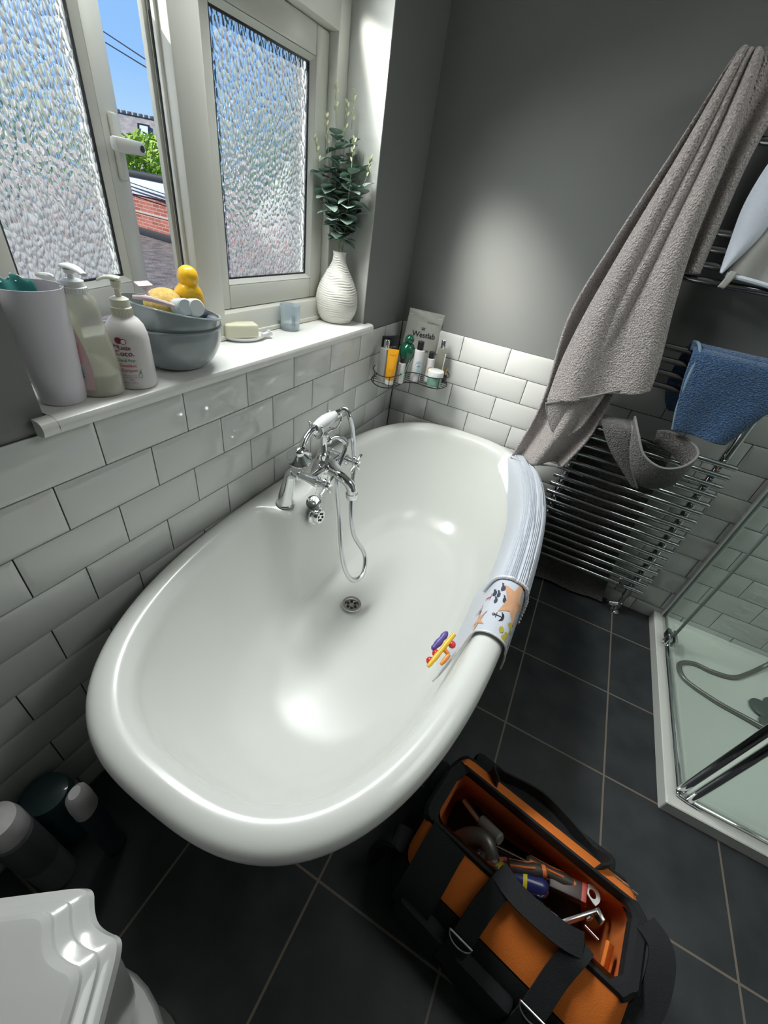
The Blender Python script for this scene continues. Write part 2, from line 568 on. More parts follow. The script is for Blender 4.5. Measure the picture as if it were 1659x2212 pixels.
wr = MB().box((RX, RY, 0), (RX + 0.1, 0, RZ)).build('wall_right', M['wall']); struct(wr)
clip_tiles(MB(), -1.0, -0.007, 0, 2.1, lambda u, v, h: Vector((RX - 0.001 - h, u, v)), -0.9, 2.1).build('wall_tiling', M['tile'], wr, ang=20)
wf = MB().box((-0.3, RY - 0.1, 0), (RX + 0.1, RY, RZ)).build('wall_front', M['wall']); struct(wf)

# ---------------------------------------------------------------- window sill
mb = MB()
prof = [(-0.13, 0.986), (0.024, 0.986), (0.031, 0.990), (0.034, 0.998), (0.034, 1.004), (0.031, 1.011), (0.024, 1.015), (-0.13, 1.015)]
def sillring(y, x0):
    return [Vector((max(px, x0), y, pz)) for px, pz in prof]
mb.loft([sillring(-1.453, -0.13), sillring(-0.362, -0.13)])
mb.loft([sillring(-1.478, 0.0085), sillring(-1.452, 0.0085)])
mb.loft([sillring(-0.363, 0.0085), sillring(-0.335, 0.0085)])
o = mb.build('trim_1', M['sill']); struct(o)

# ---------------------------------------------------------------- window
def ring_frame(mb, y0, y1, z0, z1, wl_, wr_, wb_, wt_, x0, x1, bev=0.006, mi=0):
    mb.box((x0, y0, z0), (x1, y0 + wl_, z1), bev, mi)
    mb.box((x0, y1 - wr_, z0), (x1, y1, z1), bev, mi)
    mb.box((x0, y0 + wl_ - 0.001, z0), (x1, y1 - wr_ + 0.001, z0 + wb_), bev, mi)
    mb.box((x0, y0 + wl_ - 0.001, z1 - wt_), (x1, y1 - wr_ + 0.001, z1), bev, mi)

win = bpy.data.objects.new('window_1', None); COL.objects.link(win); struct(win)
XF = -0.125           # inner face of the outer frame
mb = MB()
ring_frame(mb, WY0 + 0.002, WY1 - 0.002, 1.0155, WZ1 - 0.002, 0.055, 0.058, 0.066, 0.05, XF - 0.065, XF)
mb.box((XF - 0.065, WY0 + 0.05, 1.718), (XF, WY1 - 0.05, 1.792), 0.008)          # transom
mb.box((XF - 0.012, WY0 + 0.06, 1.016), (XF + 0.006, WY1 - 0.06, 1.028), 0.003)   # bead along the sill
mb.build('frame', M['upvc'], win)
mb = MB()
mb.box((XF - 0.065, -0.985, 1.07), (XF + 0.003, -0.905, 1.73), 0.008)
mb.box((XF - 0.065, -0.985, 1.785), (XF + 0.003, -0.905, WZ1 - 0.04), 0.008)
mb.box((XF - 0.030, -0.992, 1.07), (XF - 0.022, -0.980, 1.73), 0.002)
mb.box((XF - 0.060, -0.994, 1.07), (XF - 0.048, -0.980, 1.73), 0.002)
mull = mb.build('mullion', M['upvc'], win)
MB().box((XF - 0.042, -0.9875, 1.08), (XF - 0.038, -0.984, 1.72)).build('gasket', M['gasket'], mull)

def sash(name, wy0, wy1, z0, z1, parent, T=None, xg=-0.152):
    """casement sash in the plane x=xg (inner face), stiles 60 mm, returns the frame object"""
    mb = MB()
    W = 0.060
    ring_frame(mb, wy0, wy1, z0, z1, W, W, W, W, xg - 0.045, xg, 0.006)
    # sloping glazing bead
    b = 0.012
    a0, a1, c0, c1 = wy0 + W, wy1 - W, z0 + W, z1 - W
    o1 = [(a0, c0), (a1, c0), (a1, c1), (a0, c1)]
    i1 = [(a0 + b, c0 + b), (a1 - b, c0 + b), (a1 - b, c1 - b), (a0 + b, c1 - b)]
    vs = [Vector((xg - 0.002, y, z)) for y, z in o1] + [Vector((xg - 0.016, y, z)) for y, z in i1]
    mb.add(vs, [[i, (i + 1) % 4, 4 + (i + 1) % 4, 4 + i] for i in range(4)])
    fr = mb.build(name, M['upvc'], parent)
    mg = MB()
    ring_frame(mg, a0 + b - 0.004, a1 - b + 0.004, c0 + b - 0.004, c1 - b + 0.004, 0.0065, 0.0065, 0.0065, 0.0065, xg - 0.022, xg - 0.0145, 0.001)
    mg.build('gasket', M['gasket'], fr)
    mg = MB()
    y0, y1, q0, q1 = a0 + 0.004, a1 - 0.004, c0 + 0.004, c1 - 0.004
    xi, xo = xg - 0.019, xg - 0.025
    mg.add([(xi, y0, q0), (xi, y1, q0), (xi, y1, q1), (xi, y0, q1), (xo, y0, q0), (xo, y1, q0), (xo, y1, q1), (xo, y0, q1)],
           [[0, 1, 2, 3]], 0)
    mg.add([(xi, y0, q0), (xi, y1, q0), (xi, y1, q1), (xi, y0, q1), (xo, y0, q0), (xo, y1, q0), (xo, y1, q1), (xo, y0, q1)],
           [[4, 5, 6, 7], [0, 1, 5, 4], [1, 2, 6, 5], [2, 3, 7, 6], [3, 0, 4, 7]], 1)
    pn = mg.build('glass_pane', [M['frost'], M['clearface']], fr, fix=False)
    return fr

s1 = sash('casement_sash', -0.912, -0.421, 1.082, 1.717, win)
s3 = sash('top_sash', -0.912, -0.421, 1.793, 2.098, win)
s4 = sash('top_sash', -1.397, -0.984, 1.793, 2.098, win)
# opened casement, hinged on its left stile
hinge = Vector((-0.165, -1.397, 0))
s2 = sash('open_casement_sash', -1.397, -0.980, 1.082, 1.717, win)
th = math.radians(18.0)
s2.matrix_world = Matrix.Translation(hinge) @ Matrix.Rotation(th, 4, 'Z') @ Matrix.Translation(-hinge)
# handle on its free stile (lever turned out across the stile)
hx, hy, hz = -0.152, -1.010, 1.395
mb = MB()
mb.box((hx, hy - 0.012, hz - 0.06), (hx + 0.012, hy + 0.012, hz + 0.05), 0.005)
mb.lathe([(0.013, 0), (0.013, 0.022), (0.010, 0.026)], 20, T=Matrix.Translation((hx + 0.010, hy, hz)) @ Matrix.Rotation(PI / 2, 4, 'Y'))
mb.box((hx + 0.026, hy - 0.055, hz - 0.012), (hx + 0.042, hy + 0.040, hz + 0.012), 0.006)
hd = mb.build('handle', M['upvc'], s2)
MB().lathe([(0.006, 0), (0.006, 0.0015)], 16, T=Matrix.Translation((hx + 0.042, hy + 0.026, hz)) @ Matrix.Rotation(PI / 2, 4, 'Y')).build('key_hole', M['gasket'], hd)

# ================================================================== OUTSIDE
M['felt'] = P('weathered_roof_felt', (0.060, 0.052, 0.048), 0.95, 0, (30, 1.0, 8, 0.02), (6, (0.15, 0.13, 0.12)))
M['brick'] = brick_mat()
M['fascia'] = P('white_fascia_board', (0.50, 0.55, 0.62), 0.5)
M['blackfelt'] = P('black_felt_edge', (0.015, 0.018, 0.022), 0.6)
M['leafy'] = P('yellow_green_leaf', (0.22, 0.38, 0.03), 0.6, 0, None, (2.0, (0.40, 0.55, 0.06)))
M['leafd'] = P('green_leaf', (0.08, 0.17, 0.03), 0.6, 0, None, (2.0, (0.20, 0.34, 0.07)))
M['slate'] = P('grey_roof_slate', (0.20, 0.19, 0.18), 0.8, 0, None, (3.0, (0.32, 0.29, 0.26)))
M['terracotta'] = P('terracotta_tile', (0.55, 0.17, 0.06), 0.8)
M['render'] = P('pale_house_render', (0.5, 0.47, 0.42), 0.9)
M['winglass'] = P('dark_window_glass', (0.10, 0.13, 0.17), 0.08)
M['trunk'] = P('tree_bark', (0.12, 0.09, 0.06), 0.9)

fr = MB().box((-26, -14, 0.10), (-0.305, 12, 0.20)).build('flat_roof', M['felt'])
struct(fr)
mb = MB()
for i in range(14):
    x = -2.5 - rnd.random() * 6; y = -1 + rnd.random() * 5; a = rnd.random() * PI; L = 0.08 + 0.18 * rnd.random()
    mb.tube([(x, y, 0.206), (x + L * math.cos(a), y + L * math.sin(a), 0.21)], 0.004, 5)
tag(mb.build('fallen_twig', P('dry_twig', (0.5, 0.45, 0.38), 0.9)), 'pale dry twigs scattered on the flat felt roof outside', 'twigs')
bpy.data.objects['fallen_twig']['kind'] = 'stuff'

u = Vector((0.989, -0.145, 0)); P1 = Vector((-7.92, 4.95, 0))
ang = math.atan2(u.y, u.x)
nb = thing('parapet_wall', 'low red brick parapet with white fascia and black felt edges beyond the flat roof', 'wall', (P1.x, P1.y, 0.2), ang)
MB().box((-12, 0.0, 0.12), (9, 0.25, 0.67)).build('brickwork', M['brick'], nb)
MB().box((-12, -0.012, 0.375), (9, 0.0, 0.405), 0.003).build('pale_course', P('pale_mortar_course', (0.32, 0.29, 0.26), 0.9), nb)
MB().box((-12, -0.03, 0.0), (9, 0.25, 0.13), 0.01).build('felt_upstand', M['blackfelt'], nb)
MB().box((-12, -0.03, 0.67), (9, 0.25, 0.93), 0.004).build('fascia', M['fascia'], nb)
MB().box((-12, -0.06, 0.93), (9, 0.30, 1.03), 0.03).build('felt_edge', M['blackfelt'], nb)

def ctube(name, p, q, sag, r, label, group):
    pts = [Vector(p).lerp(Vector(q), i / 16) - Vector((0, 0, sag * 4 * (i / 16) * (1 - i / 16))) for i in range(17)]
    o = MB().tube(pts, r, 6).build(name, M['black'])
    tag(o, label, 'cable', group)
def dirp(az, el, d):
    a = math.radians(az)
    return CAM + Vector((-math.cos(a) * d, math.sin(a) * d, math.tan(math.radians(el)) * d))
a_, b_ = dirp(37.6, 8.0, 15), dirp(42.0, 6.5, 13)
d_ = (b_ - a_)
ctube('overhead_cable', a_ - d_ * 3, b_ + d_ * 3, 0.0, 0.012, 'upper of the two black cables crossing the blue sky', 'overhead cables')
a_, b_ = dirp(37.3, 7.5, 15), dirp(41.9, 6.1, 13)
d_ = (b_ - a_)
ctube('overhead_cable', a_ - d_ * 3, b_ + d_ * 3, 0.0, 0.012, 'lower of the two black cables crossing the blue sky', 'overhead cables')
for k, (z0, z1, lb) in enumerate(((1.15, 0.93, 'highest'), (1.08, 0.90, 'middle'), (1.02, 0.86, 'lowest'))):
    pa = Vector((-9.6, 5.1, z0)); pb = Vector((-5.6, 4.5, z1 - 0.02))
    ctube('wall_cable', pa, pb, 0.02, 0.007, lb + ' of the three thin black cables in front of the white fascia', 'fascia cables')

def foliage(name, c, r, n, mat, size, label, cat, trunk=None):
    t = thing(name, label, cat, (c[0], c[1], 0.0))
    mb = MB()
    cc = Vector((0, 0, c[2]))
    for i in range(n):
        d = Vector((rnd.gauss(0, 1), rnd.gauss(0, 1), rnd.gauss(0, 1))).normalized()
        rr = (0.55 + 0.5 * rnd.random() ** 0.5)
        bump_ = 1 + 0.18 * math.sin(5 * d.x + 3 * d.z) * math.cos(4 * d.y - 2 * d.z)
        p = cc + Vector((d.x * r[0], d.y * r[1], d.z * r[2])) * rr * bump_
        s = size * (0.6 + 0.8 * rnd.random())
        q = Vector((rnd.gauss(0, 1), rnd.gauss(0, 1), rnd.gauss(0, 1))).normalized()
        a = q.orthogonal().normalized() * s; b = q.cross(a).normalized() * s * 0.5
        mb.add([p - a, p + b, p + a, p - b], [[0, 1, 2, 3]])
    mb.build('foliage', mat, t, fix=False)
    MB().tube([(0, 0, -1.5), (0.05, 0, c[2] - r[2] * 0.6), (0, 0.05, c[2] + r[2] * 0.3)], [0.12, 0.09, 0.03], 8).build('trunk', M['trunk'], t)
    return t
for k, (az, dist, zc, rx, rz, lb) in enumerate(((34.0, 17, 1.25, 1.5, 0.95, 'leftmost bright green shrub rising behind the parapet'),
                                           (38.8, 17.5, 1.15, 1.45, 0.85, 'bright green shrub in front of the slate roofed house'),
                                           (43.2, 17, 0.95, 1.3, 0.80, 'low bright green shrub nearest the window mullion'))):
    p = dirp(az, 0, dist)
    foliage('garden_shrub', (p.x, p.y, zc), (rx, 1.2, rz), 3800, M['leafy'], 0.07, lb, 'shrub')
for k, (az, dist, zc, rx, rz, lb) in enumerate(((42.2, 26, 1.4, 1.15, 1.25, 'tall darker green tree right of the slate roof'),
                                           (60, 24, 2.0, 5, 2.6, 'broad tree seen blurred through the right obscure pane'),
                                           (22, 22, 1.6, 5, 2.2, 'broad tree seen blurred through the left obscure pane'))):
    p = dirp(az, 0, dist)
    foliage('garden_tree', (p.x, p.y, zc), (rx, rx, rz), 3500, M['leafd'], 0.10 if k == 0 else 0.22, lb, 'tree')

# slate roofed house far behind
hc = dirp(38.0, 0, 34)
va = math.radians(180 - 38.0)
house = thing('distant_house', 'distant house with grey slate roof and two skylights above the shrubs', 'house', (hc.x, hc.y, -2.0), va + PI / 2 - 0.10)
# local x: along the ridge (right as seen), local y: toward / away from viewer
RL0, RL1, RH, EV, DP = -9.0, 1.05, 5.35, 2.6, 3.4
mb = MB()
mb.box((RL0, -DP + 0.2, -3.0), (RL1 + 1.2, DP - 0.2, EV))
mb.build('walls', M['render'], house)
mb = MB()
v = [(RL0 - 0.3, -DP, EV), (RL1 + 2.0, -DP, EV), (RL1 + 2.0, DP, EV), (RL0 - 0.3, DP, EV), (RL0 + 0.1, 0, RH), (RL1, 0, RH),]
mb.add(v, [[0, 1, 5, 4], [1, 2, 5], [2, 3, 4, 5], [3, 0, 4], [0, 3, 2, 1]])
mb.build('roof', M['slate'], house)
mb = MB()
x = RL0
while x < RL1:
    mb.box((x, -0.10, RH - 0.02), (x + 0.2, 0.10, RH + 0.12), 0.02); x += 0.27
mb.build('ridge_tiles', P('ridge_tile', (0.25, 0.2, 0.18), 0.9), house)
def onroof(x, t, h=0.0):   # t 0 at ridge, 1 at eaves; both roof faces mirrored
    n_ = Vector((0, -(RH - EV), -DP)).normalized() * -1
    return Vector((x, 0, RH)).lerp(Vector((x, -DP, EV)), t) + Vector((0, -0.629 * h, 0.777 * h))
def onroof2(x, t, h=0.0):
    return Vector((x, 0, RH)).lerp(Vector((x, DP, EV)), t) + Vector((0, 0.629 * h, 0.777 * h))
for face in (onroof, onroof2):
    for sx_, nm in ((-2.9, 'a'), (-0.95, 'b')):
        mb = MB()
        c8 = [face(sx_ + dx, tt, 0) for dx, tt in ((0, .14), (.6, .14), (.6, .38), (0, .38))] + [face(sx_ + dx, tt, 0.1) for dx, tt in ((0, .14), (.6, .14), (.6, .38), (0, .38))]
        mb.add(c8, [[4, 5, 6, 7], [0, 1, 5, 4], [1, 2, 6, 5], [2, 3, 7, 6], [3, 0, 4, 7]])
        sk = mb.build('skylight', M['black'], house)
        mb = MB()
        mb.add([face(sx_ + dx, tt, 0.105) for dx, tt in ((.10, .17), (.50, .17), (.50, .35), (.10, .35))], [[0, 1, 2, 3]])
        mb.build('skylight_glass', M['fascia'], sk)
    mb = MB()
    mb.add([face(x_, t_, 0.06) for x_, t_ in ((-0.75, .62), (0.1, .50), (0.55, .62), (-0.5, .75))], [[0, 1, 2, 3]])
    mb.build('red_tile_patch', M['terracotta'], house, solid=0.05)
# ================================================================== BATH
BC = Vector((0.433, -0.858)); BA, BB, BN = 0.846, 0.424, 2.85
def spow(v, e): return math.copysign(abs(v) ** e, v)
def ringpt(th, da, db, z, cxs=0.0, n=BN):
    return Vector((BC.x + cxs + (BB - db) * spow(math.cos(th), 2 / n), BC.y + (BA - da) * spow(math.sin(th), 2 / n), z))
NT = 240
def polar(phi, a, b, n): return (abs(math.cos(phi) / b) ** n + abs(math.sin(phi) / a) ** n) ** (-1 / n)
_d = [2 * PI * k / 4000 for k in range(4001)]
_p = [Vector((polar(q, BA, BB, BN) * math.cos(q), polar(q, BA, BB, BN) * math.sin(q))) for q in _d]
_s = [0.0]
for k in range(4000): _s.append(_s[-1] + (_p[k + 1] - _p[k]).length)
PHI = []; _k = 0
for j in range(NT):
    while _s[_k + 1] < _s[-1] * j / NT: _k += 1
    PHI.append(_d[_k] + (_d[1]) * (_s[-1] * j / NT - _s[_k]) / (_s[_k + 1] - _s[_k]))
def ringp(phi, da, db, z, cxs=0.0, n=BN):
    r = polar(phi, BA - da, BB - db, n)
    return Vector((BC.x + cxs + r * math.cos(phi), BC.y + r * math.sin(phi), z))
# (da, db, z, x shift)
OUT = [(.36, .26, .135), (.30, .20, .15), (.20, .14, .22), (.13, .095, .33), (.085, .068, .45), (.062, .056, .53), (.052, .048, .545),
       (.025, .024, .545), (.008, .008, .553), (.0, .0, .568), (.003, .003, .583), (.013, .013, .594), (.030, .030, .600), (.046, .046, .599), (.060, .060, .591), (.069, .069, .578), (.075, .074, .560)]
INN = [(.081, .079, .53, 0), (.100, .088, .47, 0.002), (.130, .100, .40, .006), (.175, .118, .32, .012), (.225, .140, .25, .018), (.275, .168, .212, .022), (.325, .20, .194, .022), (.38, .25, .187, .022), (.50, .32, .184, .02), (.65, .38, .183, .01)]
bath = thing('bathtub', 'large white freestanding roll-top bathtub standing along the tiled window wall', 'bathtub', (0, 0, 0))
mb = MB()
rings = []
def sstep(a, b, x):
    t = max(0, min(1, (x - a) / (b - a))); return t * t * (3 - 2 * t)
rows = [(r[0], r[1], r[2], 0.0, BN) for r in OUT] + [(r[0], r[1], r[2], r[3], 2.45 + .40 * max(0, min(1, (r[2] - .19) / .35))) for r in INN]
SUB = 4
def crow(i, t):
    p = [rows[max(0, min(len(rows) - 1, i + k))] for k in (-1, 0, 1, 2)]
    return [0.5 * (2 * b + (c - a) * t + (2 * a - 5 * b + 4 * c - d) * t * t + (3 * b - a - 3 * c + d) * t ** 3) for a, b, c, d in zip(*p)]
fine = []
for i in range(len(rows) - 1):
    for k in range(SUB): fine.append((i + k / SUB, crow(i, k / SUB)))
fine.append((len(rows) - 1, rows[-1]))
TZ = [(12, .600), (13, .600), (14, .599), (15, .594), (16, .578), (16.5, .560), (17, .53)]
TXX = [(12, .055), (13, .082), (14, .109), (15, .139), (15.5, .151), (16, .159), (16.5, .164), (17, .166)]
for fi, (da, db, z, cs, n) in fine:
    r = [ringp(PHI[j], da, db, z, cs, n) for j in range(NT)]
    if fi >= 12:            # tap deck: the left rim widens inward between y -1.02 and -0.70
        for p in r:
            if p.x < 0.3:
                wgt = sstep(-1.045, -0.985, p.y) * (1 - sstep(-0.75, -0.69, p.y))
                if wgt <= 0: continue
                if fi <= 17:
                    tx = interp(TXX, fi); tz = interp(TZ, fi)
                    p.x += (tx - p.x) * wgt; p.z += (tz - p.z) * wgt
                else:
                    tx = 0.166 + max(0, (0.53 - p.z)) * 0.12
                    if tx > p.x: p.x += (tx - p.x) * wgt
    rings.append(r)
mb.loft(rings, capa=True, capb=True)
shell = mb.build('tub_shell', M['enamel'], bath, ang=60)
# feet
for (fx, fy, sx) in ((0.20, -1.22, -1), (0.20, -0.50, -1), (0.66, -1.22, 1), (0.66, -0.50, 1)):
    mb = MB()
    path = catmull([(fx - sx * 0.06, fy, .135), (fx + sx * .01, fy, .14), (fx + sx * 0.045, fy, .12), (fx + sx * 0.03, fy, .06), (fx + sx * 0.04, fy, .03)], 5)
    mb.tube(path, [0.034 - 0.018 * i / (len(path) - 1) for i in range(len(path))], 14)
    mb.sphere((fx + sx * 0.045, fy, .026), .026, 12)
    for k in (-1, 0, 1):
        mb.tube(catmull([(fx + sx * .04, fy + k * .010, .05), (fx + sx * .07, fy + k * .016, .045), (fx + sx * .078, fy + k * .018, .012)], 4), .008, 8)
    mb.build('claw_foot', M['white'], bath)
# waste in the floor of the tub
def waste(name, parent, c, r, T, holes=6, mat='chrome'):
    mb = MB()
    mb.lathe([(r * .30, -.004), (r * .62, -.005), (r * .66, .000), (r * .72, .003), (r * .95, .003), (r, .0005), (r, -.002)], 40, T=T, capb=False)
    o = mb.build(name, M[mat], parent)
    mb = MB()
    for k in range(holes):
        a = 2 * PI * k / holes
        mb.lathe([(r * .16, 0), (r * .16, .0020)], 14, T=T @ Matrix.Translation((r * .42 * math.cos(a), r * .42 * math.sin(a), -.0048)))
    mb.build('drain_holes', M['darkhole'], o)
    return o
d0 = waste('drain', bath, None, 0.036, Matrix.Translation((0.352, -0.884, 0.1985)), mat='steel')
Tov = Matrix.Translation((0.183, -0.893, 0.536)) @ Matrix.Scale(1.12, 4) @ Matrix.Rotation(math.radians(84), 4, 'Y')
mb = MB()
mb.lathe([(.030, -.004), (.030, 0), (.027, .004), (.023, .005), (.022, .016), (.020, .019), (.0175, .019), (.001, .017)], 40, T=Tov)
ov = mb.build('overflow', M['chrome'], bath)
mb = MB()
for k in range(6):
    a = 2 * PI * k / 6
    mb.lathe([(.0038, 0), (.0038, .001)], 12, T=Tov @ Matrix.Translation((.011 * math.cos(a), .011 * math.sin(a), .0182)))
mb.build('drain_holes', M['darkhole'], ov)
# plug on its chain
pl = thing('bath_plug', 'round chrome bath plug dangling on a bead chain below the mixer tap', 'plug', (0, 0, 0))
Tp = Matrix.Translation((0.190, -0.918, 0.604)) @ Vector((.62, -.42, .66)).to_track_quat('Z', 'X').to_matrix().to_4x4()
mb = MB()
mb.lathe([(.018, -.010), (.020, -.006), (.021, -.002), (.0245, 0), (.0245, .003), (.019, .0045), (.001, .003)], 36, T=Tp)
mb.tube(catmull([Tp @ Vector((-.006, 0, .003)), Tp @ Vector((-.004, 0, .011)), Tp @ Vector((.004, 0, .011)), Tp @ Vector((.006, 0, .003))], 5), .0012, 6)
mb.build('plug', M['chrome'], pl)
mb = MB()
chain = catmull([Tp @ Vector((0, 0, .011)), (0.194, -0.914, 0.640), (0.196, -0.900, 0.695)], 8)
chain2 = catmull([(0.208, -0.872, 0.692), (0.204, -0.880, 0.62), (0.200, -0.888, 0.545)], 14)
for path in (chain, chain2):
    for p in path: mb.sphere(p, .0019, 6)
    mb.tube(path, .0007, 5)
mb.build('bead_chain', M['chrome'], pl)

# ================================================================== BATH SHOWER MIXER
tap = thing('mixer_tap', 'traditional chrome bath shower mixer with cross handles on the tub deck', 'tap', (0, 0, 0))
ZT = 0.715
yL, yR, yC = -0.955, -0.790, -0.872
for y, nm in ((yL, 0), (yR, 1)):
    mb = MB()
    path = catmull([(0.118, y - .012, .598), (0.120, y - .008, .63), (0.124, y, .675), (0.130, y, ZT - .012), (0.145, y, ZT)], 6)
    N = len(path)
    rr = [0.027 - (0.0115 * min(1, (i / (N - 1)) * 1.5)) for i in range(N)]
    mb.tube(path, rr, 28)
    mb.lathe([(.028, 0), (.029, .003), (.027, .006)], 32, T=Matrix.Translation((0.118, y - .012, .598)))
    mb.tube([(0.137, y, ZT), (0.215, y, ZT)], .0135, 24)
    mb.tube([(0.150, y, ZT), (0.151, y, ZT), (0.164, y, ZT), (0.165, y, ZT)], [.0150, .0175, .0175, .0150], 24)
    mb.build('pillar', M['chrome'], tap)
    mb = MB()
    mb.tube([(0.210, y, ZT), (0.214, y, ZT), (0.226, y, ZT), (0.230, y, ZT), (0.246, y, ZT), (0.250, y, ZT)], [.012, .016, .016, .011, .010, .012], 24)
    mb.sphere((0.256, y, ZT), .0125, 16)
    v = mb.build('valve', M['chrome'], tap)
    mb = MB()
    for k in range(4):
        a = PI / 4 * 0.7 + k * PI / 2
        d = Vector((0, math.cos(a), math.sin(a)))
        c = Vector((0.257, y, ZT))
        mb.tube([c + d * .008, c + d * .016, c + d * .026, c + d * .033, c + d * .036], [.0042, .0036, .0052, .0066, .003], 14)
    h = mb.build('cross_handle', M['chrome'], v)
    MB().lathe([(.0095, 0), (.0095, .004), (.007, .006)], 24, T=Matrix.Translation((0.267, y, ZT)) @ Matrix.Rotation(PI / 2, 4, 'Y')).build('ceramic_cap', M['white'], h)
mb = MB()   # cross body, centre block, riser
mb.tube([(0.195, yL + .004, ZT), (0.195, yC - .022, ZT), (0.195, yC, ZT), (0.195, yC + .022, ZT), (0.195, yR - .004, ZT)], [.0125, .0125, .021, .0125, .0125], 24)
mb.sphere((0.198, yC, ZT), .0225, 20)
mb.lathe([(.022, .700), (.021, .735), (.017, .742), (.019, .746), (.019, .760), (.013, .765), (.0105, .770), (.0100, .815), (.013, .818), (.013, .824), (.006, .828)], 28, T=Matrix.Translation((0.185, yC, 0)))
mb.build('body', M['chrome'], tap)
mb = MB()
sp = catmull([(0.205, yC, .712), (0.232, yC, .708), (0.262, yC, .702), (0.284, yC, .690), (0.294, yC, .670), (0.296, yC, .652)], 6)
mb.tube(sp, [0.0155] * (len(sp) - 8) + [.016] * 4 + [.0165] * 4, 24)
mb.tube([(0.2955, yC, .662), (0.297, yC, .648), (0.2972, yC, .644)], [.0185, .0185, .016], 24)
mb.build('spout', M['chrome'], tap)
mb = MB()
mb.tube([(0.200, yC, .742), (0.212, yC + .002, .752)], .008, 16)
mb.tube([(0.207, yC + .001, .748), (0.222, yC + .002, .740), (0.240, yC + .004, .724), (0.246, yC + .005, .718)], [.006, .0105, .0095, .004], 18)
mb.build('diverter_lever', M['white'], tap)
mb = MB()   # hose outlet elbow on the riser
mb.tube(catmull([(0.185, yC + .008, .790), (0.185, yC + .030, .792), (0.192, yC + .050, .796), (0.205, yC + .068, .790), (0.214, yC + .078, .775)], 5), [.0085] * 21, 16)
mb.tube([(0.185, yC + .016, .791), (0.185, yC + .028, .792)], .0115, 6)
mb.build('hose_outlet', M['chrome'], tap)
mb = MB()   # cradle
for s in (-1, 1):
    yy = yC + .006 + s * .040
    for q in (-1, 1):
        mb.tube(catmull([(0.185, yC + s * .006, .822), (0.185, yC + s * .028, .824), (0.185 + q * .012, yy, .830), (0.185 + q * .021, yy + s * .006, .852), (0.185 + q * .020, yy + s * .010, .866)], 5), .0030, 10)
        mb.sphere((0.185 + q * .020, yy + s * .010, .867), .0045, 10)
mb.tube([(0.185, yC - .034, .823), (0.185, yC + .046, .823)], .0055, 12)
mb.build('cradle', M['chrome'], tap)

hs = thing('hand_shower', 'chrome telephone hand shower with white grip resting on the tap cradle', 'shower handset', (0, 0, 0))
mb = MB()
g0, g1 = Vector((0.185, -0.922, 0.856)), Vector((0.185, -0.818, 0.866))
pts = [g0.lerp(g1, t) for t in (0, .1, .3, .5, .7, .9, 1)]
mb.tube(pts, [.012, .0155, .019, .020, .018, .0135, .011], 24)
mb.build('grip', M['white'], hs)
mb = MB()
nk = catmull([g0 + Vector((0, .004, 0)), (0.185, -0.94, 0.857), (0.187, -0.965, 0.846), (0.190, -0.985, 0.828)], 6)
mb.tube(nk, [.0135] * 3 + [.009] * (len(nk) - 3), 20)
Th = Matrix.Translation((0.1925, -1.000, 0.812)) @ Matrix.Rotation(math.radians(22), 4, 'X') @ Matrix.Rotation(math.radians(16), 4, 'Y')
mb.lathe([(.033, -.016), (.0345, -.014), (.0345, -.009), (.031, -.007), (.024, .002), (.016, .010), (.012, .016), (.012, .022), (.006, .026)], 36, T=Th)
hd = mb.build('head', M['chrome'], hs)
mb = MB()
mb.tube([g1 - Vector((0, .004, 0)), g1 + Vector((0, .006, 0)), g1 + Vector((0, .008, 0)), g1 + Vector((0, .022, .001))], [.0125, .0135, .0095, .0095], 20)
mb.build('ferrule', M['chrome'], hs)
mb = MB()
mb.lathe([(.030, -.0175), (.030, -.0155)], 36, T=Th)
mb.build('spray_plate', M['steel'], hd)
mb = MB()
hp = [g1 + Vector((0, .018, .001)), Vector((0.188, -0.775, 0.868)), Vector((0.195, -0.752, 0.845)), Vector((0.203, -0.736, 0.79)),
      Vector((0.222, -0.735, 0.675)), Vector((0.258, -0.797, 0.575)), Vector((0.295, -0.825, 0.47)), Vector((0.343, -0.812, 0.385)),
      Vector((0.366, -0.860, 0.338)), Vector((0.345, -0.905, 0.345)), Vector((0.305, -0.905, 0.42)), Vector((0.255, -0.862, 0.55)), Vector((0.222, -0.840, 0.68)), Vector((0.217, -0.795, 0.755)), Vector((0.212, -0.792, 0.782))]
hpath = catmull(hp, 34)
mb.tube(hpath, .0072, 12, rib=.16)
mb.build('hose', P('chrome_hose', (0.72, 0.73, 0.74), 0.18, 1.0), hs, ang=80)

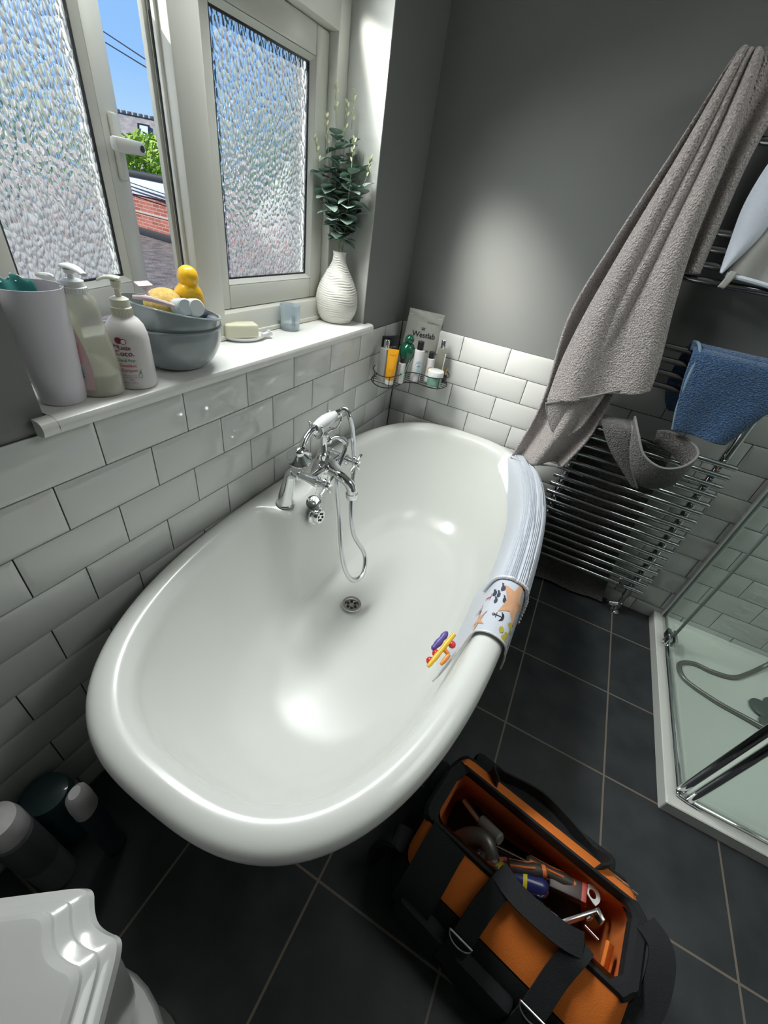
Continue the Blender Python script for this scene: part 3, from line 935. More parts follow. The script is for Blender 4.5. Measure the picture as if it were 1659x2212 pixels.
# ================================================================== TOWEL RADIATOR
rad = thing('towel_radiator', 'tall chrome ladder towel radiator on the back wall, hung with towels', 'radiator', (0, 0, 0))
bars = [1.755 - .039 * k for k in range(4)] + [1.442 - .039 * k for k in range(4)] + [1.134 - .040 * k for k in range(4)] + [0.815 - .0399 * k for k in range(17)]
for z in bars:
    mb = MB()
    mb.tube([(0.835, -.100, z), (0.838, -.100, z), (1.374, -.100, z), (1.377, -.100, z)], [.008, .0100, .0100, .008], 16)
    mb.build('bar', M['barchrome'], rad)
for x in (0.876, 1.336):
    mb = MB()
    mb.tube([(x, -.072, .105), (x, -.072, .11), (x, -.072, 1.80), (x, -.072, 1.806)], [.012, .0155, .0155, .012], 24)
    for z in (.17, 1.68): mb.tube([(x, -.072, z), (x, -.004, z)], .010, 16)
    mb.build('post', M['chrome'], rad)
for x in (0.876, 1.336):
    mb = MB()
    mb.tube([(x, -.072, .107), (x, -.072, .062)], .0105, 18)
    mb.tube([(x, -.072, .064), (x, -.072, .040)], .0155, 6)
    mb.tube([(x, -.072, .052), (x - .05 if x > 1 else x + .05, -.09, .052)], .012, 18)
    mb.tube([(x, -.072, .045), (x, -.072, .001)], .0085, 14)
    mb.lathe([(.02, .0008), (.02, .004), (.01, .008)], 20, T=Matrix.Translation((x, -.072, 0)))
    mb.build('valve', M['chrome'], rad)
mb = MB()
mb.tube([(1.285, -.118, .180), (1.285, -.104, .180)], .012, 16); mb.build('air_vent', M['chrome'], rad)

# ================================================================== SHOWER
tr = thing('shower_tray', 'low white rectangular shower tray in the corner beside the radiator', 'shower tray', (0, 0, 0))
X0, Y0_, ZR = 1.492, -0.892, 0.048
mb = MB()
def rr_ring(x0, y0, x1, y1, r, z, n=6):
    out = []
    for cx, cy, a0 in ((x1 - r, y1 - r, 0), (x0 + r, y1 - r, PI / 2), (x0 + r, y0 + r, PI), (x1 - r, y0 + r, 3 * PI / 2)):
        for k in range(n + 1):
            a = a0 + PI / 2 * k / n
            out.append(Vector((cx + r * math.cos(a), cy + r * math.sin(a), z)))
    return out
XE, YE = RX - 0.009, -0.009
mb.loft([rr_ring(X0, Y0_, XE, YE, .006, 0.0005), rr_ring(X0, Y0_, XE, YE, .006, ZR - .003), rr_ring(X0 + .003, Y0_ + .003, XE - .003, YE - .003, .006, ZR),
         rr_ring(X0 + .056, Y0_ + .056, XE - .05, YE - .03, .03, ZR), rr_ring(X0 + .068, Y0_ + .068, XE - .06, YE - .04, .04, ZR - .010),
         rr_ring(X0 + .085, Y0_ + .085, XE - .08, YE - .06, .05, ZR - .016), rr_ring(X0 + .40, Y0_ + .40, XE - .4, YE - .4, .02, ZR - .022)])
mb.build('tray', P('white_tray_acrylic', (0.84, 0.85, 0.80), 0.25, coat=0.3), tr)
GX, GY = X0 + 0.040, Y0_ + 0.040
enc = thing('shower_enclosure', 'clear glass shower enclosure with chrome posts standing on the white tray', 'shower enclosure', (0, 0, 0))
Zg = 1.95
MB().box((GX - .003, -.20 + .002, ZR + .012), (GX + .003, -.02, Zg)).build('fixed_panel', M['shglass'], enc)
g = MB().box((GX - .003, GY + .012, ZR + .014), (GX + .003, -.205, Zg)).build('door', M['shglass'], enc)
MB().box((GX + .012, GY - .003, ZR + .014), (XE - .01, GY + .003, Zg)).build('front_panel', M['shglass'], enc)
mb = MB()
mb.box((GX - .012, -.030, ZR + .001), (GX - .006, -.009, Zg), .002); mb.box((GX + .006, -.030, ZR + .001), (GX + .012, -.009, Zg), .002)
mb.box((GX - .012, -.0125, ZR + .001), (GX + .012, -.0085, Zg), .001)
mb.build('wall_channel', M['plastic'], enc)
mb = MB(); mb.box((GX - .004, -.2095, ZR + .014), (GX + .004, -.1975, Zg), .002); mb.build('door_seal', P('clear_grey_seal', (0.20, 0.24, 0.22), 0.4), enc)
for (px, py) in ((GX - .001, GY + .014), (GX + .024, GY - .001)):
    mb = MB(); mb.tube([(px, py, ZR + .002), (px, py, Zg)], .011, 18); mb.build('post', M['chrome'], enc)
mb = MB()
mb.tube(catmull([(GX - .006, -.215, ZR + .008), (GX - .006, GY + .05, ZR + .008), (GX - .008, GY + .012, ZR + .008), (GX - .002, GY - .003, ZR + .008), (GX + .05, GY - .010, ZR + .008)], 6), .006, 12)
mb.box((GX - .004, GY + .02, ZR + .001), (GX + .010, -.02, ZR + .014), .003)
mb.box((GX + .02, GY - .006, ZR + .001), (XE - .01, GY + .006, ZR + .012), .003)
mb.build('bottom_rail', M['chrome'], enc)
mb = MB()
mb.box((GX - .020, -.235, ZR + .02), (GX - .004, -.165, ZR + .060), .003)
mb.box((GX + .004, -.235, ZR + .02), (GX + .016, -.165, ZR + .060), .003)
mb.tube([(GX - .014, -.200, ZR + .004), (GX - .014, -.200, ZR + .070)], .007, 16)
hg = mb.build('hinge', M['chrome'], enc)
mb = MB()
for y in (-.229, -.193):
    mb.box((GX - .0215, y, ZR + .026), (GX - .0185, y + .022, ZR + .054), .001)
mb.build('hinge_cover', M['black'], hg)
sh = thing('shower_handset', 'dark grey shower handset lying with its coiled hose on the shower tray', 'shower handset', (0, 0, 0))
hz_ = ZR - .010
hp = [Vector((2.05, -.03, .55)), Vector((1.985, -.05, .20)), Vector((1.93, -.075, .06)), Vector((1.86, -.15, hz_)), Vector((1.79, -.215, hz_)), Vector((1.71, -.235, hz_)), Vector((1.64, -.235, hz_)), Vector((1.585, -.275, hz_)), Vector((1.60, -.345, hz_)), Vector((1.70, -.385, hz_)), Vector((1.80, -.40, hz_)), Vector((1.90, -.425, hz_ + .012))]
MB().tube(catmull(hp, 22), .0085, 12, rib=.12).build('hose', P('grey_hose', (0.30, 0.30, 0.28), 0.35, 0.6), sh, ang=80)
mb = MB()
mb.tube([(1.885, -.42, hz_ + .012), (1.95, -.42, hz_ + .02), (2.03, -.41, hz_ + .028)], [.014, .012, .016], 16)
mb.build('handle', P('dark_grey_handle', (0.13, 0.15, 0.14), 0.4), sh)
mb = MB()
mb.lathe([(.050, .001), (.052, .004), (.052, .009), (.050, .012)], 28, T=Matrix.Translation((1.925, -.335, hz_ - .008)))
for k in range(5):
    a = 2 * PI * k / 5 + .3
    mb.lathe([(.036, 0), (.040, .004), (.040, .010), (.034, .014)], 28, T=Matrix.Translation((1.925 + .058 * math.cos(a), -.335 + .058 * math.sin(a), hz_ - .008)))
mb.build('head', P('dark_grey_rubber', (0.13, 0.15, 0.14), 0.4), sh)
# ================================================================== CLOTH
def sheet(mb, L, R, fold, nu=60, nv=90, mi=0):
    """L, R: lists of (x,y,z) down the left and right edge; fold(u,v)->y offset; u across, v down"""
    Lc = catmull(L, 12); Rc = catmull(R, 12)
    def at(c, v):
        f = v * (len(c) - 1); i = min(int(f), len(c) - 2); return c[i].lerp(c[i + 1], f - i)
    def fn(u, v):
        a = at(Lc, v); b = at(Rc, v)
        p = a.lerp(b, u)
        dx, dy, dz = fold(u, v)
        return p + Vector((dx, dy, dz))
    mb.grid(fn, nu, nv, mi)

def hem(mb, pts, r=.0035, mi=0):
    mb.tube(catmull(pts, 8), r, 8, mi)

# --- large taupe towel hanging from the top of the radiator
t = thing('bath_towel', 'long taupe bath towel hanging from the top bar down to the bath rim', 'towel', (0, 0, 0))
mb = MB()
def f_long(u, v):
    a = .022 * (0.5 + v)
    return (0, -a * math.cos(u * 2 * PI * 1.6 + 1.2 * v) - .010 * math.sin(u * 9 + v * 5) * v - .012 * math.sin(PI * u) , 0)
# long left layer
sheet(mb, [(0.835, -.100, 1.778), (0.812, -.126, 1.770), (0.770, -.132, 1.60), (0.712, -.134, 1.38), (0.668, -.136, 1.16), (0.685, -.136, 0.92), (0.680, -.136, 0.78), (0.650, -.138, 0.605)],
      [(0.862, -.100, 1.778), (0.856, -.128, 1.772), (0.880, -.134, 1.60), (0.905, -.136, 1.38), (0.915, -.136, 1.16), (0.905, -.136, 0.92), (0.895, -.138, 0.78), (0.850, -.140, 0.640)], f_long)
# front flap
def f_flap(u, v):
    return (0, -.017 * math.sin(u * 9.5 + .6 - 1.2 * v) * (0.8 + .5 * v) - .022 * math.sin(PI * min(1, u * 1.05)) * v, .004 * math.sin(u * 12) * v)
sheet(mb, [(0.826, -.106, 1.782), (0.818, -.140, 1.772), (0.790, -.150, 1.60), (0.748, -.158, 1.38), (0.715, -.165, 1.18), (0.700, -.170, 1.02), (0.703, -.172, 0.875)],
      [(0.866, -.106, 1.782), (0.872, -.142, 1.770), (0.897, -.152, 1.62), (0.915, -.158, 1.42), (0.945, -.160, 1.26), (0.985, -.160, 1.10), (1.000, -.160, 1.005)], f_flap)
# turned-up corner under the flap
def f_corner(u, v):
    return (0, -.012 * math.sin(u * 5 + 2 * v), 0)
sheet(mb, [(0.704, -.176, 0.890), (0.715, -.172, 0.850), (0.745, -.166, 0.800), (0.785, -.160, 0.748)],
      [(0.880, -.172, 0.955), (0.868, -.166, 0.88), (0.850, -.160, 0.81), (0.800, -.156, 0.742)], f_corner, 30, 30)
# short tail behind
def f_tail(u, v):
    return (0, -.010 * math.sin(u * 8 + v * 3), 0)
sheet(mb, [(0.860, -.098, 1.776), (0.872, -.118, 1.770), (0.885, -.120, 1.60), (0.905, -.122, 1.45), (0.912, -.122, 1.335)],
      [(0.925, -.098, 1.772), (0.955, -.120, 1.762), (0.950, -.122, 1.60), (0.962, -.124, 1.45), (0.975, -.124, 1.340)], f_tail, 30, 60)
# over the bar
def over(u, v):
    a = PI * v
    return Vector((0.822 + u * .125, -.100 + .026 * math.cos(a), 1.762 + .024 * math.sin(a) + .004 * math.sin(u * 14)))
mb.grid(over, 20, 14)
tw = mb.build('cloth', M['terry'], t, solid=.007, fix=False)
mb = MB()
hem(mb, [(0.703, -.186, 0.872), (0.76, -.199, 0.905), (0.84, -.196, 0.945), (0.92, -.180, 0.985), (1.0, -.168, 1.003)])
mb.build('hem', M['hemg'], t); mb = MB()
hem(mb, [(0.703, -.182, 0.874), (0.714, -.182, 0.850), (0.744, -.176, 0.800), (0.786, -.166, 0.746)])
mb.build('hem', M['hemg'], t); mb = MB()
hem(mb, [(0.650, -.150, 0.604), (0.70, -.170, 0.612), (0.78, -.160, 0.625), (0.850, -.152, 0.640)])
mb.build('hem', M['hemg'], t)

# --- white robe-like cloth on the upper bars
t = thing('white_cloth', 'white cloth with a grey lining and a loop hanging over the middle bars', 'cloth', (0, 0, 0))
mb = MB()
sheet(mb, [(1.100, -.118, 1.78), (1.060, -.128, 1.72), (1.005, -.130, 1.63), (0.990, -.130, 1.52), (1.005, -.130, 1.42), (1.020, -.130, 1.352)],
      [(1.180, -.118, 1.78), (1.160, -.128, 1.72), (1.110, -.132, 1.62), (1.075, -.134, 1.52), (1.062, -.134, 1.44), (1.024, -.132, 1.350)], lambda u, v: (0, -.010 * math.sin(PI * u), 0), 20, 60)
mb.build('lapel', M['cotton'], t, solid=.004, fix=False)
mb = MB()
sheet(mb, [(1.120, -.112, 1.78), (1.110, -.124, 1.70), (1.085, -.124, 1.55), (1.050, -.124, 1.44), (1.036, -.124, 1.352)],
      [(1.33, -.112, 1.78), (1.33, -.124, 1.70), (1.33, -.124, 1.55), (1.32, -.124, 1.44), (1.31, -.124, 1.318)], lambda u, v: (0, -.008 * math.sin(u * 14), 0), 40, 60)
mb.build('body', M['cottong'], t, solid=.004, fix=False)
mb = MB()
hem(mb, [(1.036, -.130, 1.350), (1.12, -.136, 1.344), (1.22, -.132, 1.332), (1.31, -.130, 1.316)], .006)
mb.build('hem', M['cotton'], t)
MB().box((1.06, -.134, 1.760), (1.34, -.096, 1.786), .01).build('fold_over_bar', M['cotton'], t)
mb = MB()
sheet(mb, [(1.040, -.138, 1.36), (1.036, -.142, 1.34), (1.030, -.142, 1.318)], [(1.060, -.138, 1.36), (1.056, -.142, 1.34), (1.048, -.142, 1.316)], lambda u, v: (0, 0, 0), 4, 8)
mb.build('loop', M['cottong'], t, solid=.002, fix=False)

# --- blue towel
t = thing('blue_towel', 'blue hand towel with pale edging folded over the third group of bars', 'towel', (0, 0, 0))
mb = MB()
def f_b(u, v): return (0, -.020 * math.sin(PI * u) - .014 * math.sin(u * 7 + 2 * v) * v, 0)
sheet(mb, [(1.058, -.110, 1.150), (1.060, -.138, 1.140), (1.075, -.142, 1.06), (1.095, -.142, 0.99), (1.125, -.142, 0.900)],
      [(1.340, -.110, 1.150), (1.352, -.138, 1.135), (1.340, -.142, 1.06), (1.315, -.142, 0.98), (1.285, -.142, 0.898)], f_b, 60, 50)
sheet(mb, [(1.045, -.088, 1.145), (1.048, -.055, 1.11), (1.050, -.052, 1.03), (1.075, -.050, 0.96), (1.10, -.050, 0.93)],
      [(1.32, -.088, 1.145), (1.33, -.055, 1.11), (1.33, -.052, 1.03), (1.32, -.050, 0.96), (1.31, -.050, 0.93)], lambda u, v: (0, 0, 0), 30, 30)
mb.grid(lambda u, v: Vector((1.052 + .292 * u, -.098 + .026 * math.cos(PI * v), 1.142 + .018 * math.sin(PI * v))), 20, 10)
mb.build('cloth', M['terryb'], t, solid=.007, fix=False)
mb = MB()
hem(mb, [(1.056, -.090, 1.162), (1.066, -.124, 1.164), (1.078, -.143, 1.140), (1.082, -.152, 1.08), (1.092, -.152, 1.02), (1.105, -.150, 0.96), (1.126, -.147, 0.898)], .0045)
mb.build('edging', M['hemb'], t)

# --- small dark grey towel
t = thing('hand_towel', 'small dark grey towel crumpled over the top bar of the lower group', 'towel', (0, 0, 0))
mb = MB()
sheet(mb, [(0.900, -.090, 0.862), (0.912, -.150, 0.850), (0.960, -.162, 0.790), (1.005, -.160, 0.745), (1.110, -.150, 0.655)],
      [(1.000, -.090, 0.870), (1.008, -.165, 0.868), (1.035, -.175, 0.800), (1.070, -.170, 0.73), (1.125, -.155, 0.660)], lambda u, v: (0, -.008 * math.sin(PI * u), 0), 26, 40)
# open pocket: rim loop falling to the lower edge
rim = catmull([(1.000, -.150, 0.905), (1.030, -.200, 0.865), (1.075, -.225, 0.810), (1.140, -.235, 0.790), (1.200, -.215, 0.810), (1.228, -.175, 0.850), (1.195, -.135, 0.872), (1.125, -.125, 0.880), (1.09, -.13, .872)], 8)
low = catmull([(1.010, -.140, 0.800), (1.050, -.150, 0.735), (1.105, -.150, 0.680), (1.165, -.150, 0.672), (1.222, -.150, 0.712), (1.228, -.140, 0.770), (1.190, -.125, 0.800), (1.13, -.120, 0.820), (1.10, -.12, .83)], 8)
n_ = len(rim)
mb.grid(lambda u, v: rim[min(int(u * (n_ - 1) + .5), n_ - 1)].lerp(low[min(int(u * (n_ - 1) + .5), n_ - 1)], v) + Vector((0, -.012 * math.sin(PI * v), 0)), n_ - 1, 20)
mb.build('cloth', M['terryd'], t, solid=.007, fix=False)
mb = MB()
mb.tube(rim, .0042, 8)
mb.build('hem', M['hemg'], t); mb = MB()
hem(mb, [(1.000, -.092, 0.874), (1.008, -.172, 0.872), (1.035, -.182, 0.804), (1.070, -.176, 0.734), (1.125, -.160, 0.660)], .004)
mb.build('hem', M['hemg'], t)

# --- dark towel hanging behind the lower bars, trailing on the floor
t = thing('dark_towel', 'large dark brown-grey towel hanging behind the lower bars to the floor', 'towel', (0, 0, 0))
mb = MB()
def f_d(u, v): return (0, -.006 * math.sin(u * 11 + v), 0)
sheet(mb, [(0.86, -.050, 0.80), (0.86, -.050, 0.55), (0.862, -.052, 0.28), (0.88, -.058, 0.06), (0.885, -.075, 0.012)],
      [(1.19, -.050, 0.79), (1.21, -.050, 0.55), (1.225, -.052, 0.30), (1.262, -.056, 0.07), (1.275, -.062, 0.014)], f_d, 50, 60)
mb.build('cloth', M['terryd'], t, solid=.008, fix=False)

# ================================================================== BATH MATS ON THE RIM
def rim_surf(thdeg, s, off=.005):
    """point on the right rim: s 0..1 from the outside hang, over the roll, to inside; th along the rim"""
    PR = [(-.012, .36), (-.012, .44), (-.010, .50), (-.008, .545), (-.004, .568), (.001, .588), (.012, .600), (.030, .6055), (.047, .604), (.063, .595), (.072, .581), (.078, .560), (.084, .53), (.092, .495), (.102, .455), (.112, .42)]
    f = max(0, min(1, s)) * (len(PR) - 1); i = min(int(f), len(PR) - 2); k = f - i
    p0 = PR[max(0, i - 1)]; p1 = PR[i]; p2 = PR[i + 1]; p3 = PR[min(len(PR) - 1, i + 2)]
    def cr_(a, b, c, d): return 0.5 * ((2 * b) + (c - a) * k + (2 * a - 5 * b + 4 * c - d) * k * k + (3 * b - a - 3 * c + d) * k ** 3)
    d = cr_(p0[0], p1[0], p2[0], p3[0]); z = cr_(p0[1], p1[1], p2[1], p3[1])
    th = math.radians(thdeg)
    # outward normal in plan
    p = ringpt(th, 0, 0, 0); q = ringpt(th + .01, 0, 0, 0); tg = (q - p).normalized(); nn = Vector((tg.y, -tg.x, 0))
    # in the cross-section
    dd = (p3[0] - p0[0]); dz = (p3[1] - p0[1]); ln = math.hypot(dd, dz)
    nx, nz = (-dz / ln * -1, dd / ln)
    nd = -nz if False else 0
    out = nn * (-d)
    nrm = (nn * (dz / ln) * 1.0 + Vector((0, 0, dd / ln)))
    return Vector((p.x, p.y, z)) + out + nrm * off

mat_th0, mat_th1 = -0.5, 60.0
t = thing('ribbed_bath_mat', 'white ribbed vinyl bath mat draped over the far right rim of the tub', 'bath mat', (0, 0, 0))
mb = MB()
NS, NTH = 300, 90
def fmat(u, v):
    th = mat_th0 + (mat_th1 - mat_th0) * v
    s0 = 0.10; s1 = 0.80 + .05 * math.sin(v * 3)
    s = s0 + (s1 - s0) * u
    ribs = .0023 * math.sin(u * 2 * PI * 38) * (1 - sstep(.60, .74, u)) + .022 * sstep(.25, .6, v) * (1 - sstep(.85, 1, v)) * (1 - sstep(0, .22, u))
    return rim_surf(th, s, .0125 + ribs)
mb.grid(fmat, NS, NTH)
mb.build('mat_sheet', P('white_vinyl', (0.57, 0.60, 0.66), 0.42), t, fix=False, ang=80)
mb = MB()
mb.tube([fmat(i / 120, 0) for i in range(121)], .0048, 8)
mb.build('rolled_edge', bpy.data.materials.get('white_vinyl_edge') or P('white_vinyl_edge', (0.70, 0.72, 0.76), 0.3), t)
mb = MB()
mb.tube([fmat(i / 120, 1) for i in range(121)], .003, 8)
mb.build('rolled_edge', bpy.data.materials['white_vinyl_edge'], t)

t = thing('printed_bath_mat', 'white sea-life printed plastic mat with starfish and anchors wrapped over the right rim', 'bath mat', (0, 0, 0))
th0, th1 = -9.5, 1.0
def fpr(u, v, off=.006):   # u across the rim (0 outside), v along (0 near the camera)
    lo = th0 - 4.5 * sstep(.62, 1.0, u)
    th = lo + (th1 - lo) * v
    return rim_surf(th, .15 + .83 * u, off)
mb = MB(); mb.grid(fpr, 70, 24)
pm = mb.build('mat_sheet', P('white_printed_plastic', (0.58, 0.60, 0.67), 0.3), t, fix=False, ang=80)
def col(n, c): return P(n, c, .5)
def pmap(u, v): return fpr(u * 1.157 - .157, v, .0074)
# physical plan: u length ~0.40 m, v length ~0.14 m
def star(cx, cy, r, rot, name, c, arm=.42):
    mb = MB(); pts = []
    for k in range(10):
        a = rot + PI * k / 5; rr = r if k % 2 == 0 else r * arm
        pts.append((cx + rr * math.cos(a) / .42, cy + rr * math.sin(a) / .165))
    n = []
    for i in range(10):
        a, b = pts[i], pts[(i + 1) % 10]
        for j in range(4): n.append((a[0] + (b[0] - a[0]) * j / 4, a[1] + (b[1] - a[1]) * j / 4))
    vs = [pmap(cx, cy)] + [pmap(*p) for p in n]
    N = len(n)
    mid = [pmap(cx + (p[0] - cx) * .5, cy + (p[1] - cy) * .5) for p in n]
    mb.add(vs + mid, [[0, 1 + N + i, 1 + N + (i + 1) % N] for i in range(N)] + [[1 + N + i, 1 + i, 1 + (i + 1) % N, 1 + N + (i + 1) % N] for i in range(N)])
    mb.build(name, c, pm, fix=False)
peach = col('peach_ink', (0.62, 0.34, 0.20))
star(.42, .62, .058, .5, 'starfish_print', peach)
star(.66, .22, .036, 1.1, 'starfish_print', peach, .3)
navyink = col('navy_ink', (0.03, 0.04, 0.07))
for (a, b) in ((.545, .74), (.60, .66), (.56, .64), (.50, .585), (.565, .545), (.70, .40)):
    mb = MB(); blob(mb, a, b, .016, .040, pmap, n=12); poly(mb, [(a + .010, b + .02), (a + .026, b + .07), (a + .002, b + .06)], pmap)
    mb.build('fish_print', navyink, pm, fix=False)
mb = MB()
ax, ay = .50, .32
blob(mb, ax + .040, ay, .010, .022, pmap, n=14, hole=.55)
poly(mb, [(ax - .03, ay - .008), (ax + .034, ay - .008), (ax + .034, ay + .008), (ax - .03, ay + .008)], pmap)
poly(mb, [(ax + .018, ay - .045), (ax + .024, ay - .045), (ax + .024, ay + .045), (ax + .018, ay + .045)], pmap)
arc = [(ax - .034 + .034 * (1 - math.cos(a)), ay + .085 * math.sin(a)) for a in [-1.1 + .22 * i for i in range(11)]]
mb.add([pmap(*p) for p in arc] + [pmap(p[0] - .010, p[1]) for p in arc], [[i, i + 1, 12 + i, 11 + i] for i in range(10)])
mb.build('anchor_print', col('black_ink', (0.02, 0.02, 0.03)), pm, fix=False)
redink = col('red_ink', (0.50, 0.06, 0.08))
for ax, ay in ((.66, .62), (.74, .50)):
    mb = MB()
    poly(mb, [(ax - .025, ay - .010), (ax + .02, ay - .010), (ax + .02, ay + .010), (ax - .025, ay + .010)], pmap)
    blob(mb, ax + .03, ay, .008, .022, pmap, n=10, hole=.5)
    arc = [(ax - .03 + .02 * (1 - math.cos(a)), ay + .06 * math.sin(a)) for a in [-1.1 + .22 * i for i in range(11)]]
    mb.add([pmap(*p) for p in arc] + [pmap(p[0] - .008, p[1]) for p in arc], [[i, i + 1, 12 + i, 11 + i] for i in range(10)])
    mb.build('small_anchor_print', redink, pm, fix=False)
mustard = col('mustard_ink', (0.45, 0.38, 0.04))
for (a, b, r) in ((.38, .30, .020), (.35, .22, .016), (.44, .14, .022), (.385, .13, .018), (.40, .05, .02), (.35, .36, .014), (.43, .93, .02), (.40, .90, .016), (.28, .10, .015)):
    mb = MB(); blob(mb, a, b, r, r * 2.4, pmap, n=12)
    mb.build('shell_print', mustard, pm, fix=False)
mb = MB()
mb.tube([fpr(i / 60, 0, .006) for i in range(61)], .0025, 8)
mb.build('rolled_edge', M['plastic'], t); mb = MB()
mb.tube([fpr(0, i / 20, .006) for i in range(21)], .0020, 8)
mb.build('rolled_edge', P('clear_white_edge', (0.75, 0.77, 0.8), 0.2), t)

# toys tucked under the printed mat on the inner wall of the tub
def toy_pt(th, s, off): return rim_surf(th, s, off)
t = thing('toy_stick', 'long yellow plastic stick poking out from under the printed mat', 'bath toy')
mb = MB()
p0, p1 = Vector((0.738, -1.096, .552)), Vector((0.713, -1.195, .522))
pts = [p0.lerp(p1, i / 12) for i in range(13)]
mb.tube(pts, [.0055, .0055, .0055, .0065, .0065, .0055, .0055, .0055, .0065, .0065, .0055, .0055, .004], 14)
mb.build('stick', P('yellow_toy_plastic', (0.85, 0.52, 0.03), 0.35), t)
for k, (a, lb) in enumerate(((.18, 'red toy ball beside the yellow stick, nearest the printed mat'), (.62, 'red toy ball halfway down the yellow stick'), (.84, 'red toy ball near the lower tip of the yellow stick'))):
    c = p0.lerp(p1, a) + Vector((-.006 if k else .009, .004 if k else -.004, -.008))
    o = MB().sphere((0, 0, 0), .0095, 14).build('toy_ball', P('red_toy_plastic', (0.65, 0.03, 0.05), 0.35) if k == 0 else bpy.data.materials['red_toy_plastic'], loc=c)
    tag(o, lb, 'bath toy', 'red toy balls')
mb = MB()
mb.tube(catmull([p0.lerp(p1, .0) + Vector((-.018, .0, -.004)), p0.lerp(p1, .3) + Vector((-.018, 0, -.006)), p0.lerp(p1, .55) + Vector((-.020, 0, -.008))], 4), [.003, .007, .009, .007, .009, .009, .007, .007, .003], 12)
o = mb.build('toy_fish', P('purple_toy_plastic', (0.12, 0.08, 0.35), 0.4)); tag(o, 'small purple plastic toy left of the yellow stick', 'bath toy')
mb = MB()
c = p0.lerp(p1, .50) + Vector((.020, .002, -.006))
mb.tube([c, c + Vector((-.014, .004, .004)), c + Vector((-.020, .016, .006))], [.005, .006, .004], 10)
mb.tube([c, c + Vector((-.004, -.018, -.004)), c + Vector((-.008, -.030, -.008))], [.005, .006, .004], 10)
o = mb.build('toy_figure', P('orange_toy_plastic', (0.72, 0.25, 0.03), 0.35)); tag(o, 'small orange plastic toy between the yellow stick and the rim', 'bath toy')
# ================================================================== THINGS ON THE SILL
S = 1.0152
M['pwhite'] = P('milky_white_plastic', (0.62, 0.60, 0.61), 0.35, sss=0.0)
M['lilac'] = P('pale_lilac_plastic', (0.68, 0.65, 0.70), 0.45)
M['cream'] = P('cream_plastic', (0.62, 0.61, 0.50), 0.4)
M['ink'] = P('dark_ink', (0.03, 0.02, 0.025), .6)
M['pinkink'] = P('pink_ink', (0.60, 0.13, 0.16), .6)
M['maroon'] = P('maroon_ink', (0.22, 0.02, 0.05), .6)
M['greenink'] = P('green_ink', (0.10, 0.22, 0.12), .6)

def cyl_map(cx, cy, z, rfun, phi, off=.0006, sx=1, sy=1):
    """label coordinates (u right as seen from outside, v up) on a round body"""
    def f(u, v):
        r = rfun(v) + off
        a = phi + u / max(r, .004)
        return Vector((cx + r * sx * math.cos(a), cy + r * sy * math.sin(a), z + v))
    return f

# lilac tumbler with teal cloth
t = thing('storage_tumbler', 'tall pale lilac plastic tumbler at the near left end of the sill', 'container', (-0.030, -1.400, S), 0)
mb = MB()
mb.lathe([(.030, 0), (.0335, .002), (.0355, .008), (.0385, .05), (.0425, .11), (.0465, .178), (.0475, .184), (.0462, .184), (.0450, .176), (.0405, .10), (.034, .012), (.01, .008)], 56)
mb.build('tumbler', M['lilac'], t)
t = thing('teal_cloth', 'teal dotted cloth hanging out of the lilac tumbler on the sill', 'cloth', (-0.030, -1.400, S))
mb = MB()
mb.grid(lambda u, v: Vector((-.020 - .024 * v + .006 * math.sin(8 * u), -.030 + .052 * u, .165 + .022 * math.sin(PI * min(1, v * 1.1)) + .004 * math.sin(12 * u) - .03 * max(0, v - .7))), 20, 20)
mb.build('cloth', P('teal_fabric', (0.012, 0.13, 0.12), .9), t, solid=.002, fix=False)
mb = MB()
for i in range(12):
    u, v = rnd.random(), rnd.random() * .6 + .1
    mb.sphere((-.020 - .024 * v + .006 * math.sin(8 * u), -.030 + .052 * u, .167 + .022 * math.sin(PI * min(1, v * 1.1)) + .004 * math.sin(12 * u)), .0012, 6)
mb.build('dots', M['plastic'], t)

def pump(mb_mat, parent, z, r_col, h_col, stem_h, L, rz, mat2=None, w=.011, drop=.010):
    """screw collar, stem and spout of a pump dispenser"""
    mb = MB()
    mb.lathe([(r_col, z), (r_col, z + h_col * .45), (r_col * .90, z + h_col * .5), (r_col * .88, z + h_col * .9), (r_col * .6, z + h_col)], 32)
    for k in range(24):
        a = 2 * PI * k / 24
        mb.box((r_col * math.cos(a) - .0006, r_col * math.sin(a) - .0006, z + .002), (r_col * math.cos(a) + .0006, r_col * math.sin(a) + .0006, z + h_col * .42))
    mb.build('collar', mb_mat, parent)
    mb = MB()
    z1 = z + h_col
    mb.lathe([(.0050, z1 - .002), (.0045, z1 + stem_h * .5), (.0075, z1 + stem_h * .6), (.0085, z1 + stem_h)], 20)
    T = Matrix.Rotation(rz, 4, 'Z')
    z2 = z1 + stem_h
    rings = []
    for i in range(13):
        s = i / 12; x = -w * .9 + (L + w * .9) * s
        ww = w * (1 - .62 * s ** 1.3) * (0.55 if i == 0 else 1); hh = .0075 * (1 - .45 * s) * (0.6 if i == 0 else 1)
        zc = z2 + .003 + .002 * math.sin(PI * s) - drop * s ** 3
        rings.append([Vector((x, ww * math.cos(a), zc + hh * .6 * math.sin(a))) for a in [2 * PI * j / 16 for j in range(16)]])
    mb.loft(rings, T=T)
    mb.build('pump_head', mat2 or mb_mat, parent)

